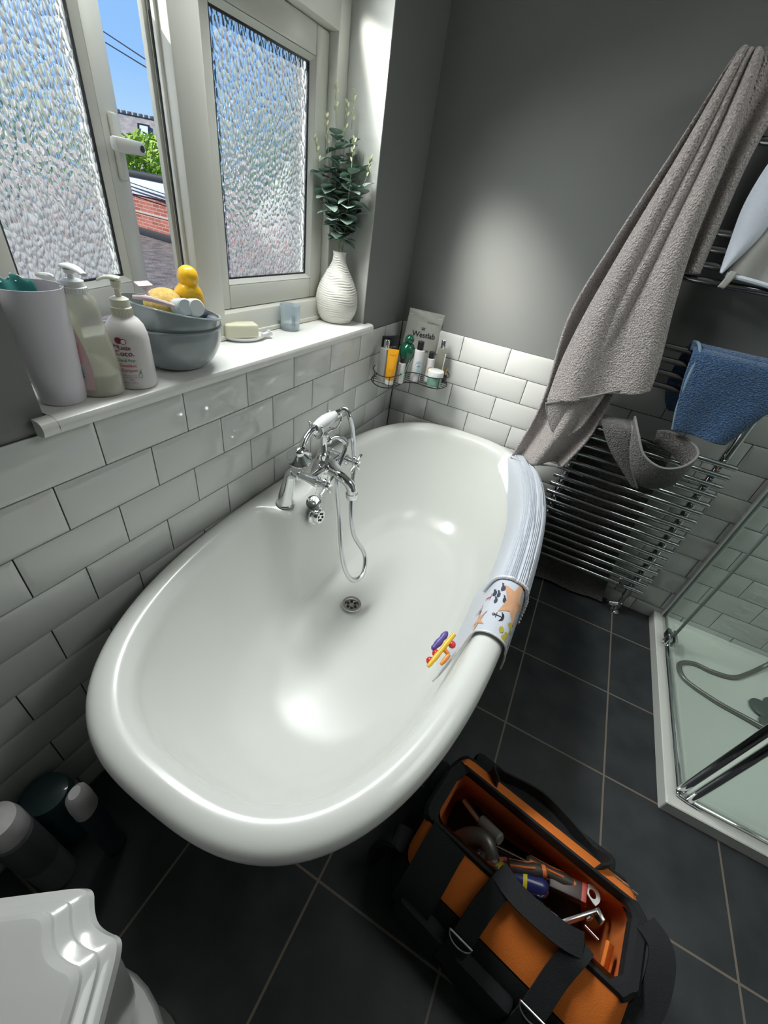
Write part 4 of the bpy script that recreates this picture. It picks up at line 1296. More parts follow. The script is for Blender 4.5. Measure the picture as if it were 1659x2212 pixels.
# small pump bottle at the back
t = thing('pump_bottle', 'yellowish clear pump bottle with white pump behind the curvy bottle', 'bottle', (-0.088, -1.335, S))
mb = MB()
mb.lathe([(.024, 0), (.026, .003), (.0265, .02), (.0265, .100), (.025, .115), (.018, .128), (.013, .134), (.013, .142)], 40)
mb.build('bottle_body', clearmat('yellowish_clear_plastic', (0.88, 0.90, 0.70), rough=.05, body=(0.66, 0.66, 0.50), bodyfac=.7), t)
pump(M['plastic'], t, .140, .0145, .018, .022, .014, 2.2, w=.014)

# curvy clear bottle with the pink label
t = thing('pump_bottle', 'tall curvy clear pump bottle with a pink label beside the lilac tumbler', 'bottle', (-0.014, -1.340, S), math.radians(-38))
prof = [(.029, 0), (.033, .003), (.0345, .012), (.0350, .04), (.0330, .075), (.0290, .105), (.0262, .13), (.0255, .150), (.0235, .163), (.0165, .173), (.0150, .176)]
mb = MB(); mb.lathe([(r, z) for r, z in prof], 48, sx=.78, sy=1.12)
mb.build('bottle_body', clearmat('clear_plastic', (0.93, 0.94, 0.90), rough=.05, body=(0.62, 0.60, 0.52), bodyfac=.40), t)
mb = MB(); mb.lathe([(r * .93, max(z, .003)) for r, z in prof if z <= .07] + [(.001, .072)], 40, sx=.78, sy=1.12)
mb.build('lotion', P('cream_lotion', (0.60, 0.58, 0.52), .5), t)
rf = lambda z: interp([(z, r) for r, z in prof], z)
def mp(u, v):
    r = rf(v) + .0010; a = -.55 + u / .034
    return Vector((r * .78 * math.cos(a), r * 1.12 * math.sin(a), v))
mb = MB()
mb.grid(lambda u, v: mp((-.024 + .040 * u) * math.sin(PI * (.18 + .64 * v)) - .010 * (v - .5), .016 + .105 * v), 20, 30)
lb = mb.build('pink_label', P('pink_label', (0.62, 0.36, 0.38), .5, 0, None, (18, (0.60, 0.46, 0.46), .4, .6)), t, fix=False)
mb = MB()
mq = lambda u, v: mp(u, v) * 1.0 + Vector((0, 0, 0))
def mq(u, v):
    r = rf(v) + .0020; a = -.55 + u / .034
    return Vector((r * .78 * math.cos(a), r * 1.12 * math.sin(a), v))
for j in range(10):
    v0 = .096 - j * .0035
    for k in range(4): poly(mb, [(-.016 + k * .006, v0), (-.0115 + k * .006, v0), (-.0115 + k * .006, v0 + .0011), (-.016 + k * .006, v0 + .0011)], mq)
mb.build('small_print', P('red_small_print', (0.5, 0.18, 0.2), .6), lb, fix=False)
mb = MB()
poly(mb, [(-.004, .036), (.006, .036), (.006, .060), (-.004, .060)], mq)
bl = mb.build('barcode_panel', P('pale_blue_panel', (0.45, 0.55, 0.66), .6), lb, fix=False)
mb = MB()
def mq2(u, v):
    p = mq(u, v); return Vector((p.x * 1.02, p.y * 1.02, p.z))
for j in range(7): poly(mb, [(-.003, .038 + j * .003), (.005, .038 + j * .003), (.005, .0392 + j * .003), (-.003, .0392 + j * .003)], mq2)
mb.build('barcode', M['ink'], bl, fix=False)
pump(M['plastic'], t, .172, .0185, .020, .014, .048, math.radians(38 - 8), w=.012, drop=.003)

# white bottle with printed brand
t = thing('pump_bottle', 'white lotion bottle printed my Little COCO with a cream pump', 'bottle', (-0.012, -1.268, S))
prof = [(.030, 0), (.0345, .002), (.0360, .008), (.0365, .02), (.0360, .088), (.0350, .100), (.0310, .114), (.0240, .124), (.0175, .129), (.0165, .132)]
mb = MB(); mb.lathe(prof, 56)
bb = mb.build('bottle_body', P('satin_white_plastic', (0.68, 0.65, 0.65), .38), t)
pump(M['cream'], t, .130, .0175, .030, .026, .030, math.radians(-150), w=.010, drop=.006)
rf = lambda z: interp([(z, r) for r, z in prof], z)
mpp = cyl_map(0, 0, 0, rf, math.radians(-51))
mb = MB()
letter(mb, 'my', .0085, mpp, -.013, .0815, bold=.0004)
letter(mb, 'Little', .0100, mpp, .001, .0775, bold=.0004)
letter(mb, 'Coco.', .0135, mpp, -.001, .0665, bold=.0006)
letter(mb, 'nourishing & approved', .0030, mpp, -.001, .0290)
letter(mb, 'dermatologically tested', .0030, mpp, .000, .0250)
letter(mb, '500ml', .0036, mpp, .003, .0205)
letter(mb, '500 ml e 16.9 fl.oz', .0032, mpp, .000, .0150)
mb.build('lettering', M['maroon'], bb, fix=False)
mb = MB()
letter(mb, 'Oat & Pear', .0068, mpp, 0, .0560, bold=.0003); mb.build('variety_lettering', M['greenink'], bb, fix=False)
mb = MB()
letter(mb, 'Sensitive', .0080, mpp, .001, .0460, bold=.0004)
letter(mb, 'Shampoo', .0080, mpp, .001, .0370, bold=.0004)
mb.build('product_lettering', M['pinkink'], bb, fix=False)
mb = MB()
blob(mb, -.0065, .0935, .0062, .0058, mpp); blob(mb, .0015, .0920, .0052, .0050, mpp)
mb.build('coconut_print', M['maroon'], bb, fix=False)
mb = MB(); mpq = cyl_map(0, 0, 0, rf, math.radians(-51), .001); blob(mb, .0018, .0920, .0040, .0038, mpq); mb.build('coconut_flesh', M['plastic'], bb, fix=False)
mb = MB()
blob(mb, .0195, .0300, .0036, .0055, mpp, hole=.82); blob(mb, .0205, .0372, .0016, .0024, mpp, hole=.6)
poly(mb, [(.021, .0395), (.024, .0425), (.0225, .0400)], mpp)
mb.build('pear_print', M['greenink'], bb, fix=False)

# two grey bowls
M['bowl'] = P('grey_blue_bowl', (0.27, 0.31, 0.325), .22, coat=.4)
def bowl(name, label, T, r=.100, h=.088):
    t = thing(name, label, 'bowl', (0, 0, 0), group='grey blue bowls')
    prof = []
    for i in range(13):
        a = i / 12
        prof.append((r * (.44 + .56 * math.sin(a * PI / 2) ** .95), h * (1 - math.cos(a * PI / 2)) ** .85))
    prof = [(r * .30, .004), (r * .44, .003), (r * .45, 0)] + prof[1:] + [(r + .0018, h + .002), (r + .001, h + .004), (r - .003, h + .003)] + [(max(rr - .004, .004), zz + .004) for rr, zz in prof[::-1][:-1]] + [(.004, .009)]
    mb = MB(); mb.lathe(prof, 72, T=T)
    mb.build('bowl', M['bowl'], t)
    return t
Tb1 = Matrix.Translation((-0.056, -1.128, S))
bowl('bowl', 'lower grey-blue bowl of the pair, standing flat on the sill', Tb1)
ax = Vector((.35, -.94, 0)).normalized()
Tb2 = Matrix.Translation((-0.058, -1.140, S + .042)) @ Matrix.Rotation(math.radians(-11), 4, Vector((1, -.25, 0)).normalized())
bowl('bowl', 'upper grey-blue bowl, tilted inside the lower one and filled with bath toys', Tb2, r=.098, h=.078)
def onb(x, y, z): return Tb2 @ Vector((x, y, z))
# contents
mb = MB(); mb.sphere((0, 0, 0), .045, 24, sc3=(.8, 1.05, .66))
o = mb.build('bath_sponge', P('yellow_sponge', (0.72, 0.50, 0.16), .95, 0, (400, 1.0, 4, .002), (120, (0.55, 0.36, 0.10))), loc=onb(-.028, .004, .080), rot=(0.05, 0.1, 0.3)); tag(o, 'oval yellow bath sponge lying in the upper bowl', 'sponge')
t = thing('toy_duck', 'yellow toy duck with a round head standing at the right side of the bowl', 'bath toy', tuple(onb(-.014, .066, .078)))
mb = MB()
mb.sphere((0, 0, .066), .0215, 20)
mb.build('duck_head', P('duck_yellow', (0.88, 0.50, 0.015), .3), t)
mb = MB()
pth = catmull([(-.006, -.022, .024), (-.002, -.010, .034), (.002, .006, .032), (.004, .018, .012), (.006, .024, -.010)], 6)
mb.tube(pth, [.008 + .013 * math.sin(PI * min(1, .15 + i / (len(pth) - 1))) ** .7 for i in range(len(pth))], 18)
mb.tube([(0, .002, .030), (0, 0, .050), (0, 0, .056)], [.017, .013, .014], 18)
mb.build('duck_body', bpy.data.materials['duck_yellow'], t)
for k, (p, c, r, lb) in enumerate(((onb(.030, -.004, .088), 'pale grey', .015, 'white capped tube end lying left in the bowl'), (onb(.038, .018, .090), 'white', .0165, 'rounder white capped tube end lying right of the first'))):
    mb = MB(); mb.lathe([(r * .8, 0), (r, .003), (r, .018), (r * 1.05, .020), (r * 1.05, .040), (r * .9, .042)], 28, T=Matrix.Translation(p) @ Matrix.Rotation(math.radians(78), 4, Vector((.25, .95, 0))) @ Matrix.Translation((0, 0, -.02)))
    o = mb.build('cream_tube', P(c.replace(' ', '_') + '_tube', (0.55, 0.60, 0.62) if k == 0 else (0.68, 0.70, 0.70), .35)); tag(o, lb, 'tube')
for k, (p, r, lb) in enumerate(((onb(.030, .042, .076), .020, 'largest dark grey pebble toy in the bowl'), (onb(.012, .040, .084), .013, 'dark pebble toy between the tube ends and the duck'), (onb(.052, .060, .070), .015, 'dark pebble toy by the right lip of the bowl'))):
    o = MB().sphere((0, 0, 0), r, 16, sc3=(1, 1.35, .8)).build('pebble_toy', P('slate_rubber', (0.045, 0.055, 0.075), .5) if k == 0 else bpy.data.materials['slate_rubber'], loc=p, rot=(0, 0, k)); tag(o, lb, 'bath toy', 'dark pebble toys')
t = thing('razor', 'pale pink razor lying across the left lip of the upper bowl', 'razor')
mb = MB()
q0, q1 = onb(.010, -.098, .092), onb(.044, -.032, .090)
mb.tube(catmull([q0, q0.lerp(q1, .4) + Vector((0, 0, .003)), q1], 8), [.003 + .0022 * math.sin(PI * i / 16) for i in range(17)], 10)
mb.build('handle', P('pink_white_plastic', (0.66, 0.52, 0.53), .3), t)
mb = MB(); c = q0.lerp(q1, .45)
mb.tube([c, c + Vector((-.012, .000, .016)), c + Vector((-.016, 0, .024))], [.004, .003, .005], 10)
mb.box((-.008, -.016, -.002), (.008, .016, .003), .002, T=Matrix.Translation(c + Vector((-.016, 0, .026))) @ Matrix.Rotation(.4, 4, 'Y'))
mb.build('blade_head', bpy.data.materials['pink_white_plastic'], t)

# soap on its dish
t = thing('soap_dish', 'white crescent soap dish with a small lip on the sill', 'soap dish', (-0.104, -0.858, S), math.radians(70))
mb = MB()
N = 40
for sgn, off_ in ((1, 0),):
    rings = []
    for zr, k in ((.000, .72), (.002, .86), (.010, 1.0), (.012, 1.0), (.010, .94), (.005, .80), (.004, .3)):
        rings.append([Vector((.062 * k * math.cos(2 * PI * j / N) + (0 if j else .0), .038 * k * math.sin(2 * PI * j / N), zr)) for j in range(N)])
    mb.loft(rings)
mb.tube(catmull([(.050, -.006, .009), (.066, -.008, .011), (.076, -.008, .017)], 5), [.006, .0065, .007, .0075, .008, .0085, .009, .0095, .010, .010, .009], 14)
mb.build('dish', M['white'], t)
o = MB().box((-.046, -.020, .0), (.046, .020, .036), .006, seg=3).build('soap_bar', P('cream_soap', (0.70, 0.68, 0.52), .45, 0, (50, .3)), loc=(-.110, -.868, S + .0065), rot=(0, 0, math.radians(62))); tag(o, 'rectangular cream soap bar lying on the white soap dish', 'soap')

# tealight glass
t = thing('candle_glass', 'frosted glass tealight tumbler beside the textured vase', 'candle holder', (-0.098, -0.662, S))
prof = [(.026, 0), (.0285, .002), (.0295, .010), (.0310, .071), (.0305, .0725), (.0298, .071), (.0285, .012), (.004, .009)]
mb = MB(); mb.lathe(prof, 48)
mb.build('glass', clearmat('frosted_tumbler', (0.86, 0.90, 0.92), rough=.15, body=(0.62, 0.70, 0.76), bodyfac=.45), t)
mb = MB(); mb.lathe([(.027, .0105), (.0272, .022), (.001, .022)], 36); mb.build('wax', P('white_wax', (0.66, 0.66, 0.62), .5), t)
mb = MB()
m2_ = cyl_map(0, 0, 0, lambda z: .0303, math.radians(-40))
for (a, b, c, d) in ((.000, .018, .0020, .048), (.0060, .018, .0085, .044), (.0000, .032, .0060, .0345), (.0070, .044, .0095, .048), (-.0015, .045, .001, .049), (.0075, .018, .0120, .0205)):
    poly(mb, [(a, b), (c, b), (c, d), (a, d)], m2_)
mb.build('monogram', P('grey_ink', (.22, .24, .27), .6), t, fix=False)

# textured vase + eucalyptus sprigs
VX, VY = -0.078, -0.425
t = thing('vase', 'white bottle-shaped vase with rough horizontal ribs at the right end of the sill', 'vase', (VX, VY, S))
vp = [(.036, 0), (.048, .002), (.056, .010), (.0685, .035), (.0725, .062), (.0700, .090), (.060, .118), (.046, .145), (.032, .168), (.0235, .184), (.0205, .198), (.0205, .210), (.0225, .215)]
vc = catmull([Vector((r, 0, z)) for r, z in vp], 10)
def vring(p, k):
    out = []
    for j in range(80):
        a = 2 * PI * j / 80
        wv = math.sin(p.z * 900 + 2.2 * math.sin(a * 2 + p.z * 40) + 1.3 * math.sin(a * 5 + 3)) * (.5 + .5 * math.sin(a * 3 + p.z * 130))
        r = p.x + .0012 * wv * (1 if .01 < p.z < .205 else 0) + .0004 * rnd.random()
        out.append(Vector((r * math.cos(a), r * math.sin(a), p.z)))
    return out
mb = MB()
fine = []
for i in range(len(vc) - 1):
    fine.append(vc[i])
    fine.append(vc[i].lerp(vc[i + 1], .5))
fine.append(vc[-1])
rings = [vring(p, 0) for p in fine]
rings += [[Vector((.0165 * math.cos(2 * PI * j / 80), .0165 * math.sin(2 * PI * j / 80), z)) for j in range(80)] for z in (.213, .150)]
mb.loft(rings)
mb.build('vase_body', P('rough_white_ceramic', (0.66, 0.65, 0.60), .8, 0, (140, .6, 5, .002)), t, ang=80)
M['eleaf'] = P('eucalyptus_leaf', (0.13, 0.21, 0.17), .6, 0, None, (30, (0.27, 0.36, 0.30)))
M['ebud'] = P('pale_seed_bud', (0.55, 0.56, 0.34), .7)
M['estem'] = P('eucalyptus_stem', (0.25, 0.31, 0.20), .7)
def leaf(mb, base, d, up, L, W):
    d = d.normalized(); s = d.cross(up).normalized(); up = s.cross(d)
    vs = []; n = 8
    for i in range(n + 1):
        tt = i / n; ww = W * (math.sin(PI * min(1, tt ** .75)) ** .7) * .5 if 0 < i < n else .0004
        c = base + d * (L * tt) + up * (-.10 * L * tt * tt)
        vs += [c - s * ww + up * ww * .22, c, c + s * ww + up * ww * .22]
    fs = []
    for i in range(n):
        for k in (0, 1): fs.append([i * 3 + k, i * 3 + k + 1, (i + 1) * 3 + k + 1, (i + 1) * 3 + k])
    mb.add(vs, fs)
sprigs = [  # tip offset (x,y), height, base radius angle, leaves
    ((-.060, -.075), .35, 'leftmost, curving to the glass', 10), ((-.045, -.045), .40, 'second from the left', 10), ((-.040, -.010), .475, 'tallest, left of centre', 10),
    ((.045, -.035), .36, 'short, nearest the room', 10), ((-.015, .015), .44, 'straight, in the centre', 10), ((-.01, .040), .465, 'tall, right of centre', 9),
    ((.075, .020), .33, 'short, leaning out to the room', 9), ((.035, .085), .46, 'thin, leaning far right with a bare stem', 3)]
for k, ((tx, ty), hh, lb, nl) in enumerate(sprigs):
    t = thing('eucalyptus_sprig', 'artificial eucalyptus sprig in the vase, ' + lb, 'plant', (VX, VY, S), group='eucalyptus sprigs in the white vase')
    a = k * 2.4
    b0 = Vector((.008 * math.cos(a), .008 * math.sin(a), .12)); b1 = Vector((.009 * math.cos(a) + tx * .06, .009 * math.sin(a) + ty * .06, .225))
    tip = Vector((tx, ty, .13 + hh))
    pth = catmull([b0, b1, b1.lerp(tip, .5) + Vector((tx * .08, ty * .08, .0)), tip], 10)
    MB().tube(pth, [.0016 - .0009 * i / (len(pth) - 1) for i in range(len(pth))], 7).build('stem', M['estem'], t)
    mb = MB()
    for j in range(nl):
        f = .40 + .44 * j / nl
        if nl == 3: f = (.45, .70, .72)[j]
        q = f * (len(pth) - 1); i = int(q); p = pth[i].lerp(pth[min(i + 1, len(pth) - 1)], q - i)
        big = (1 - abs(f - .58) * 1.8) * (1 if nl > 3 else .6)
        for s in (0, 1):
            an = j * 1.7 + s * PI + k + rnd.random() * .5
            d = Vector((math.cos(an), math.sin(an), -.5 + 1.1 * rnd.random()))
            leaf(mb, p, d, Vector((0, 0, 1)), (.028 + .017 * max(0, big)) * (0.8 + .4 * rnd.random()), (.030 + .016 * max(0, big)))
    mb.build('foliage', M['eleaf'], t, fix=False)
    mb = MB()
    for j in range(9):
        f = .86 + .14 * j / 8
        q = f * (len(pth) - 1); i = min(int(q), len(pth) - 2); p = pth[i].lerp(pth[i + 1], q - i)
        an = j * 2.3 + k; d = Vector((math.cos(an), math.sin(an), 1.4))
        leaf(mb, p, d, Vector((math.sin(an), -math.cos(an), .3)), .012, .008)
    mb.build('seed_buds', M['ebud'], t, fix=False)

# ================================================================== CORNER CADDY
ZC = 0.797
cad = thing('corner_caddy', 'black wire corner caddy on the tiles behind the tub, loaded with toiletries', 'shelf', (0, 0, 0))
low = [(.012, -.012), (.012, -.20), (.022, -.275), (.052, -.318), (.092, -.338), (.122, -.325), (.138, -.28), (.139, -.235), (.152, -.198), (.190, -.178), (.235, -.182), (.272, -.170), (.290, -.130), (.285, -.080), (.230, -.014), (.012, -.012)]
up_ = [(.012, -.24), (.030, -.288), (.065, -.322), (.098, -.335), (.122, -.318), (.136, -.272), (.141, -.225), (.156, -.195), (.192, -.178), (.236, -.184), (.275, -.165), (.296, -.105), (.245, -.014)]
mb = MB()
mb.tube(catmull([(x, y, ZC) for x, y in low], 5), .0021, 8)
mb.build('base_ring', M['wire'], cad)
mb = MB()
mb.tube(catmull([(x, y, ZC + .042) for x, y in up_], 5), .0019, 8)
mb.build('guard_rail', M['wire'], cad)
for (x, y) in ((.052, -.319), (.122, -.322), (.139, -.235), (.190, -.179), (.275, -.165)):
    MB().tube([(x, y, ZC), (x, y, ZC + .042)], .0016, 6).build('upright', M['wire'], cad)
for k in range(12):
    y = -.030 - .024 * k
    xe = interp([(-.335, .092), (-.30, .130), (-.235, .139), (-.20, .150), (-.18, .27), (-.14, .288), (-.08, .285), (-.014, .23)], y)
    xs = .012 if y > -.22 else interp([(-.338, .085), (-.318, .052), (-.275, .022), (-.22, .012)], y)
    MB().tube([(xs, y, ZC), (xe, y, ZC)], .0013, 6).build('rung', M['wire'], cad)
mb = MB()
mb.box((.008, -.045, ZC - .004), (.014, -.028, ZC + .05), .002); mb.box((.028, -.014, ZC - .004), (.045, -.008, ZC + .05), .002)
mb.build('wall_hook', M['wire'], cad)
ZB = ZC + .0022
def rbody(mb, w, d, h, r, z0=0.0, top=.9, n=5, shoulder=0.0):
    rings = []
    for z, k in ((0, .93), (.002, .98), (.006, 1), (h * .55, 1), (h - .004, top + (1 - top) * .2), (h - .001, top), (h, top * .95)):
        rings.append([p + Vector((0, 0, 0)) for p in rr_ring(-w / 2 * k, -d / 2 * k, w / 2 * k, d / 2 * k, min(w, d) / 2 * r * k, z0 + z, n)])
    mb.loft(rings)
CA = math.radians(-62)   # labels face the camera
def caddy_bottle(label, x, y, prof, matb, capprof, matc, texts=(), extra=None, cat='bottle', name='toiletry_bottle', sx=1, sy=1, lean=None):
    t = thing(name, label, cat, (x, y, ZB))
    if lean: t.rotation_euler = lean
    MB().lathe(prof, 36, sx=sx, sy=sy).build('bottle_body', matb, t)
    if capprof: MB().lathe(capprof, 28, sx=min(1, sx * 1.1), sy=1).build('cap', matc, t)
    return t
silver = P('silver_cap', (0.75, 0.75, 0.76), .12, 1.0)
clearb = clearmat('clear_bottle', (0.93, 0.95, 0.94), rough=.04, body=(0.60, 0.62, 0.60), bodyfac=.55)
t = thing('toiletry_bottle', 'square clear bottle with a silver cap at the front left of the caddy', 'bottle', (.066, -.268, ZB), math.radians(-20))
mb = MB(); rbody(mb, .040, .036, .128, .25, top=.92); mb.build('bottle_body', clearb, t)
MB().lathe([(.0105, .128), (.0112, .130), (.0112, .158), (.010, .160)], 28).build('cap', silver, t)
# orange tube standing on its cap
t = thing('cream_tube', 'yellow-orange cream tube standing on its white cap at the front of the caddy', 'tube', (.105, -.283, ZB), math.radians(22))
mb = MB()
rings = []
for z, w_, d_ in ((.018, .017, .017), (.022, .0185, .0185), (.05, .0195, .017), (.09, .0205, .010), (.125, .0215, .0022), (.136, .0215, .0012)):
    rings.append([Vector((w_ * math.sin(2 * PI * j / 28) * 1.0, -d_ * math.cos(2 * PI * j / 28), z)) for j in range(28)])
mb.loft(rings); ob = mb.build('tube_body', P('amber_tube', (0.78, 0.36, 0.015), .35), t)
MB().lathe([(.0165, 0), (.0175, .001), (.0175, .018), (.016, .019)], 28).build('cap', M['plastic'], t)
mb = MB()
def tm(u, v):
    d_ = interp([(.018, .017), (.05, .017), (.09, .010), (.125, .0022), (.136, .0012)], v); w_ = interp([(.018, .017), (.05, .0195), (.09, .0205), (.125, .0215)], v)
    return Vector((u, -d_ * math.sqrt(max(0, 1 - (u / w_) ** 2)) - .0007, v))
letter(mb, 'SUMMER', .0065, tm, 0, .112); letter(mb, 'body cream', .0038, tm, 0, .060); letter(mb, 'after sun', .0038, tm, 0, .053)
mb.build('lettering', P('brown_ink', (.35, .13, .01), .6), ob, fix=False)
# small white bottle, black cap
def blackcap(label, x, y, r, h, hc, cap_r, word, wc, wsize, picture=None):
    t = thing('toiletry_bottle', label, 'bottle', (x, y, ZB))
    prof = [(r * .9, 0), (r, .002), (r, h - .006), (r * .93, h - .002), (cap_r * 1.02, h)]
    b = MB().lathe(prof, 36).build('bottle_body', M['pwhite'], t)
    MB().lathe([(cap_r, h), (cap_r, h + hc - .001), (cap_r * .92, h + hc)], 28).build('cap', M['black'], t)
    m1 = cyl_map(0, 0, 0, lambda z: r, math.radians(-52)); m2 = cyl_map(0, 0, 0, lambda z: r, math.radians(-52), .0012)
    mb = MB()
    blob(mb, 0, h * .52, r * .75, r * 1.0, m1)
    mb.build('label_print', P('print_' + str(round(wc[0] * 100)), wc, .6), b, fix=False)
    mb = MB(); letter(mb, word, wsize, m2, 0, h * .50, bold=.0002); mb.build('lettering', M['ink'], b, fix=False)
    return t
blackcap('small white bottle with black cap between the orange tube and the green bottle', .131, -.238, .0145, .082, .022, .0095, 'FAITH', (0.45, 0.62, 0.52), .0048)
blackcap('tall white bottle with black cap and blue print in the middle of the caddy', .166, -.160, .0215, .128, .032, .0130, 'FAITH', (0.35, 0.55, 0.62), .0070)
blackcap('short white bottle with black cap and yellow print beside the white tub', .206, -.120, .0165, .096, .026, .0110, 'FAITH', (0.55, 0.38, 0.08), .0048)
# green rounded toy-like bottle with a ball top
t = thing('shower_gel_bottle', 'glossy dark green round-shouldered bottle with a ball top in the caddy', 'bottle', (.118, -.175, ZB))
M['greenp'] = P('glossy_green_plastic', (0.006, 0.085, 0.045), .10, coat=.6)
mb = MB(); mb.lathe([(.010, 0), (.011, .003), (.011, .03), (.016, .06), (.027, .090), (.0315, .112), (.030, .128), (.022, .142), (.010, .148)], 40)
mb.build('bottle_body', M['greenp'], t)
MB().sphere((.004, -.004, .160), .0185, 20).build('ball_top', M['greenp'], t)
MB().tube(catmull([(.024, -.014, .085), (.018, -.016, .06), (.012, -.014, .03), (.011, -.012, .005)], 6), .0012, 6).build('seam', P('pale_seam', (0.35, 0.5, 0.42), .4), t)
# slim clear bottle with silver cap and a straw-like label edge
t = thing('toiletry_bottle', 'slim clear oil bottle with silver cap at the back right of the caddy', 'bottle', (.226, -.052, ZB), math.radians(15))
mb = MB(); rbody(mb, .040, .032, .128, .3, top=.85); mb.build('bottle_body', clearmat('oil_bottle', (0.80, 0.80, 0.70), rough=.04, body=(0.36, 0.35, 0.29), bodyfac=.6), t)
MB().lathe([(.0105, .128), (.0112, .130), (.0112, .160), (.010, .162)], 28).build('cap', silver, t)
MB().box((.016, -.0185, .012), (.0195, -.0160, .112), .0008).build('label_edge', M['plastic'], t)
t = thing('perfume_bottle', 'tiny dark perfume bottle with gold cap behind the white tub', 'bottle', (.268, -.080, ZB))
MB().lathe([(.010, 0), (.012, .003), (.012, .030), (.005, .036)], 24).build('bottle_body', P('dark_glass', (.02, .02, .015), .1), t)
MB().lathe([(.0045, .036), (.0050, .038), (.0050, .062), (.004, .064)], 20).build('cap', P('gold_cap', (.6, .42, .18), .2, 1.0), t)
# tub
t = thing('cream_tub', 'green cream tub with a wide white lid at the front right of the caddy', 'tub', (.246, -.140, ZB))
MB().lathe([(.026, 0), (.029, .002), (.030, .006), (.030, .036), (.029, .038)], 44).build('tub_body', clearmat('green_tub', (0.75, 0.9, 0.82), rough=.06, body=(0.20, 0.42, 0.32), bodyfac=.8), t)
MB().lathe([(.0325, .036), (.0335, .037), (.0335, .056), (.0325, .059), (.030, .060), (.001, .060)], 44).build('lid', M['plastic'], t)
# pouch
t = thing('bath_salt_pouch', 'large pale grey stand-up pouch printed Westlab leaning in the tiled corner', 'pouch', (.118, -.062, ZB), math.radians(32))
t.rotation_euler = (math.radians(-4), math.radians(4), math.radians(32))
PW, PH = .150, .250
def pth_(u, v): return .020 * (math.sin(PI * u) ** .6) * (1 - v) ** .65 * (0.25 + .75 * min(1, v * 8 + .25)) + .0006
def pf(u, v, s=-1, off=0.0):
    w_ = PW * (0.86 + .14 * min(1, v * 2.2)) * .5
    x = (u * 2 - 1) * w_ ; th_ = pth_(u, v)
    wr = .0016 * math.sin(u * 23 + v * 9) * (1 - abs(2 * u - 1)) + .0012 * math.sin(v * 40 + u * 6) * (v > .8)
    return Vector((x, s * (th_ + wr * 1.0 + off), v * PH))
mb = MB()
mb.grid(lambda u, v: pf(u, v, -1), 40, 50); mb.grid(lambda u, v: pf(u, v, 1), 40, 50)
for i in range(40):
    mb.add([pf(i / 40, 0, -1), pf((i + 1) / 40, 0, -1), pf((i + 1) / 40, 0, 1), pf(i / 40, 0, 1)], [[0, 1, 2, 3]])
pb = mb.build('pouch_body', P('satin_grey_foil', (0.47, 0.47, 0.43), .35, 0.0, (60, .2)), t, fix=False, ang=80)
mb = MB()
pm_ = lambda x, z: pf(.5 + x / PW, z / PH, -1, .0015)
letter(mb, 'Westlab', .030, pm_, .004, .150, bold=.0010)
letter(mb, 'EPSOM', .017, pm_, .014, .092)
letter(mb, 'BATH SALT', .008, pm_, .004, .075)
letter(mb, 'RE-SEALABLE POUCH', .0055, pm_, .034, .208)
for k in range(6): blob(mb, -.008 + .0055 * (k % 3), .186 - .006 * (k // 3), .0022, .0022, pm_, n=8)
mb.build('lettering', M['ink'], pb, fix=False)
mb = MB(); mb.box((-PW / 2 + .004, -.0022, PH - .022), (PW / 2 - .004, .0022, PH - .019), .0005); mb.build('zip_seal', M['plastic'], pb)
t = thing('face_mask_pouch', 'black foil sachet standing behind the silver-capped bottle', 'sachet', (.040, -.165, ZB), math.radians(62))
mb = MB()
mb.grid(lambda u, v: Vector(((u - .5) * .085, -.006 * math.sin(PI * u) * math.sin(PI * v) + .010 * v, .150 * v)), 16, 20)
fb = mb.build('sachet_body', P('black_foil', (0.012, 0.013, 0.018), .3), t, solid=.002, fix=False)
mb = MB(); letter(mb, 'scrub mask', .0095, lambda x, z: Vector((x, -.006 * math.sin(PI * (.5 + x / .085)) * math.sin(PI * z / .15) + .010 * z / .15 - .0018, z)), .008, .105); mb.build('lettering', M['plastic'], fb, fix=False)
mb = MB(); mb.box((-.030, -.010, .03), (.030, -.0065, .06), .001); mb.build('green_band', P('lime_band', (.12, .22, .03), .5), fb)

# ================================================================== FLOOR BOTTLES (near left)
def floor_bottle(label, x, y, r, h, mb_, cap_r, cap_h, mc, name='shampoo_bottle', dome=.5, sx=1.0, band=None):
    t = thing(name, label, 'bottle', (x, y, 0.0005), math.radians(30))
    MB().lathe([(r * .92, 0), (r, .003), (r, h * .30), (r, h * .97), (r * .93, h)], 40, sx=sx).build('bottle_body', mb_, t)
    if band: MB().lathe([(r + .0008, h * .45), (r + .0008, h * .96)], 40, sx=sx, capa=False, capb=False).build('label', band, t)
    MB().lathe([(cap_r * .98, h), (cap_r, h + .002), (cap_r, h + cap_h * .55), (cap_r * .9, h + cap_h * .85), (cap_r * .5, h + cap_h), (.001, h + cap_h)], 36, sx=sx).build('cap', mc, t)
    return t
grey1 = P('grey_bottle', (0.16, 0.17, 0.18), .4)
floor_bottle('large grey bottle with a big white cap on the floor at the left edge', .118, -1.826, .036, .295, grey1, .036, .075, M['pwhite'], band=P('darker_grey_label', (.09, .095, .10), .5))
floor_bottle('slim dark bottle with an oval white cap on the floor near the tub foot', .188, -1.728, .026, .262, P('dark_bottle', (.02, .035, .05), .25), .026, .085, M['pwhite'], sx=.75)
floor_bottle('teal clear bottle with a domed top on the floor against the tiles', .062, -1.752, .044, .175, clearmat('teal_clear', (.25, .5, .55), rough=.08, body=(.02, .11, .12), bodyfac=.6), .049, .05, clearmat('dome_clear', (.4, .6, .65), rough=.08, body=(.08, .16, .17), bodyfac=.55))
floor_bottle('white bottle almost hidden between the tub rim and the tiles', .052, -1.530, .028, .30, M['pwhite'], .022, .03, M['black'])

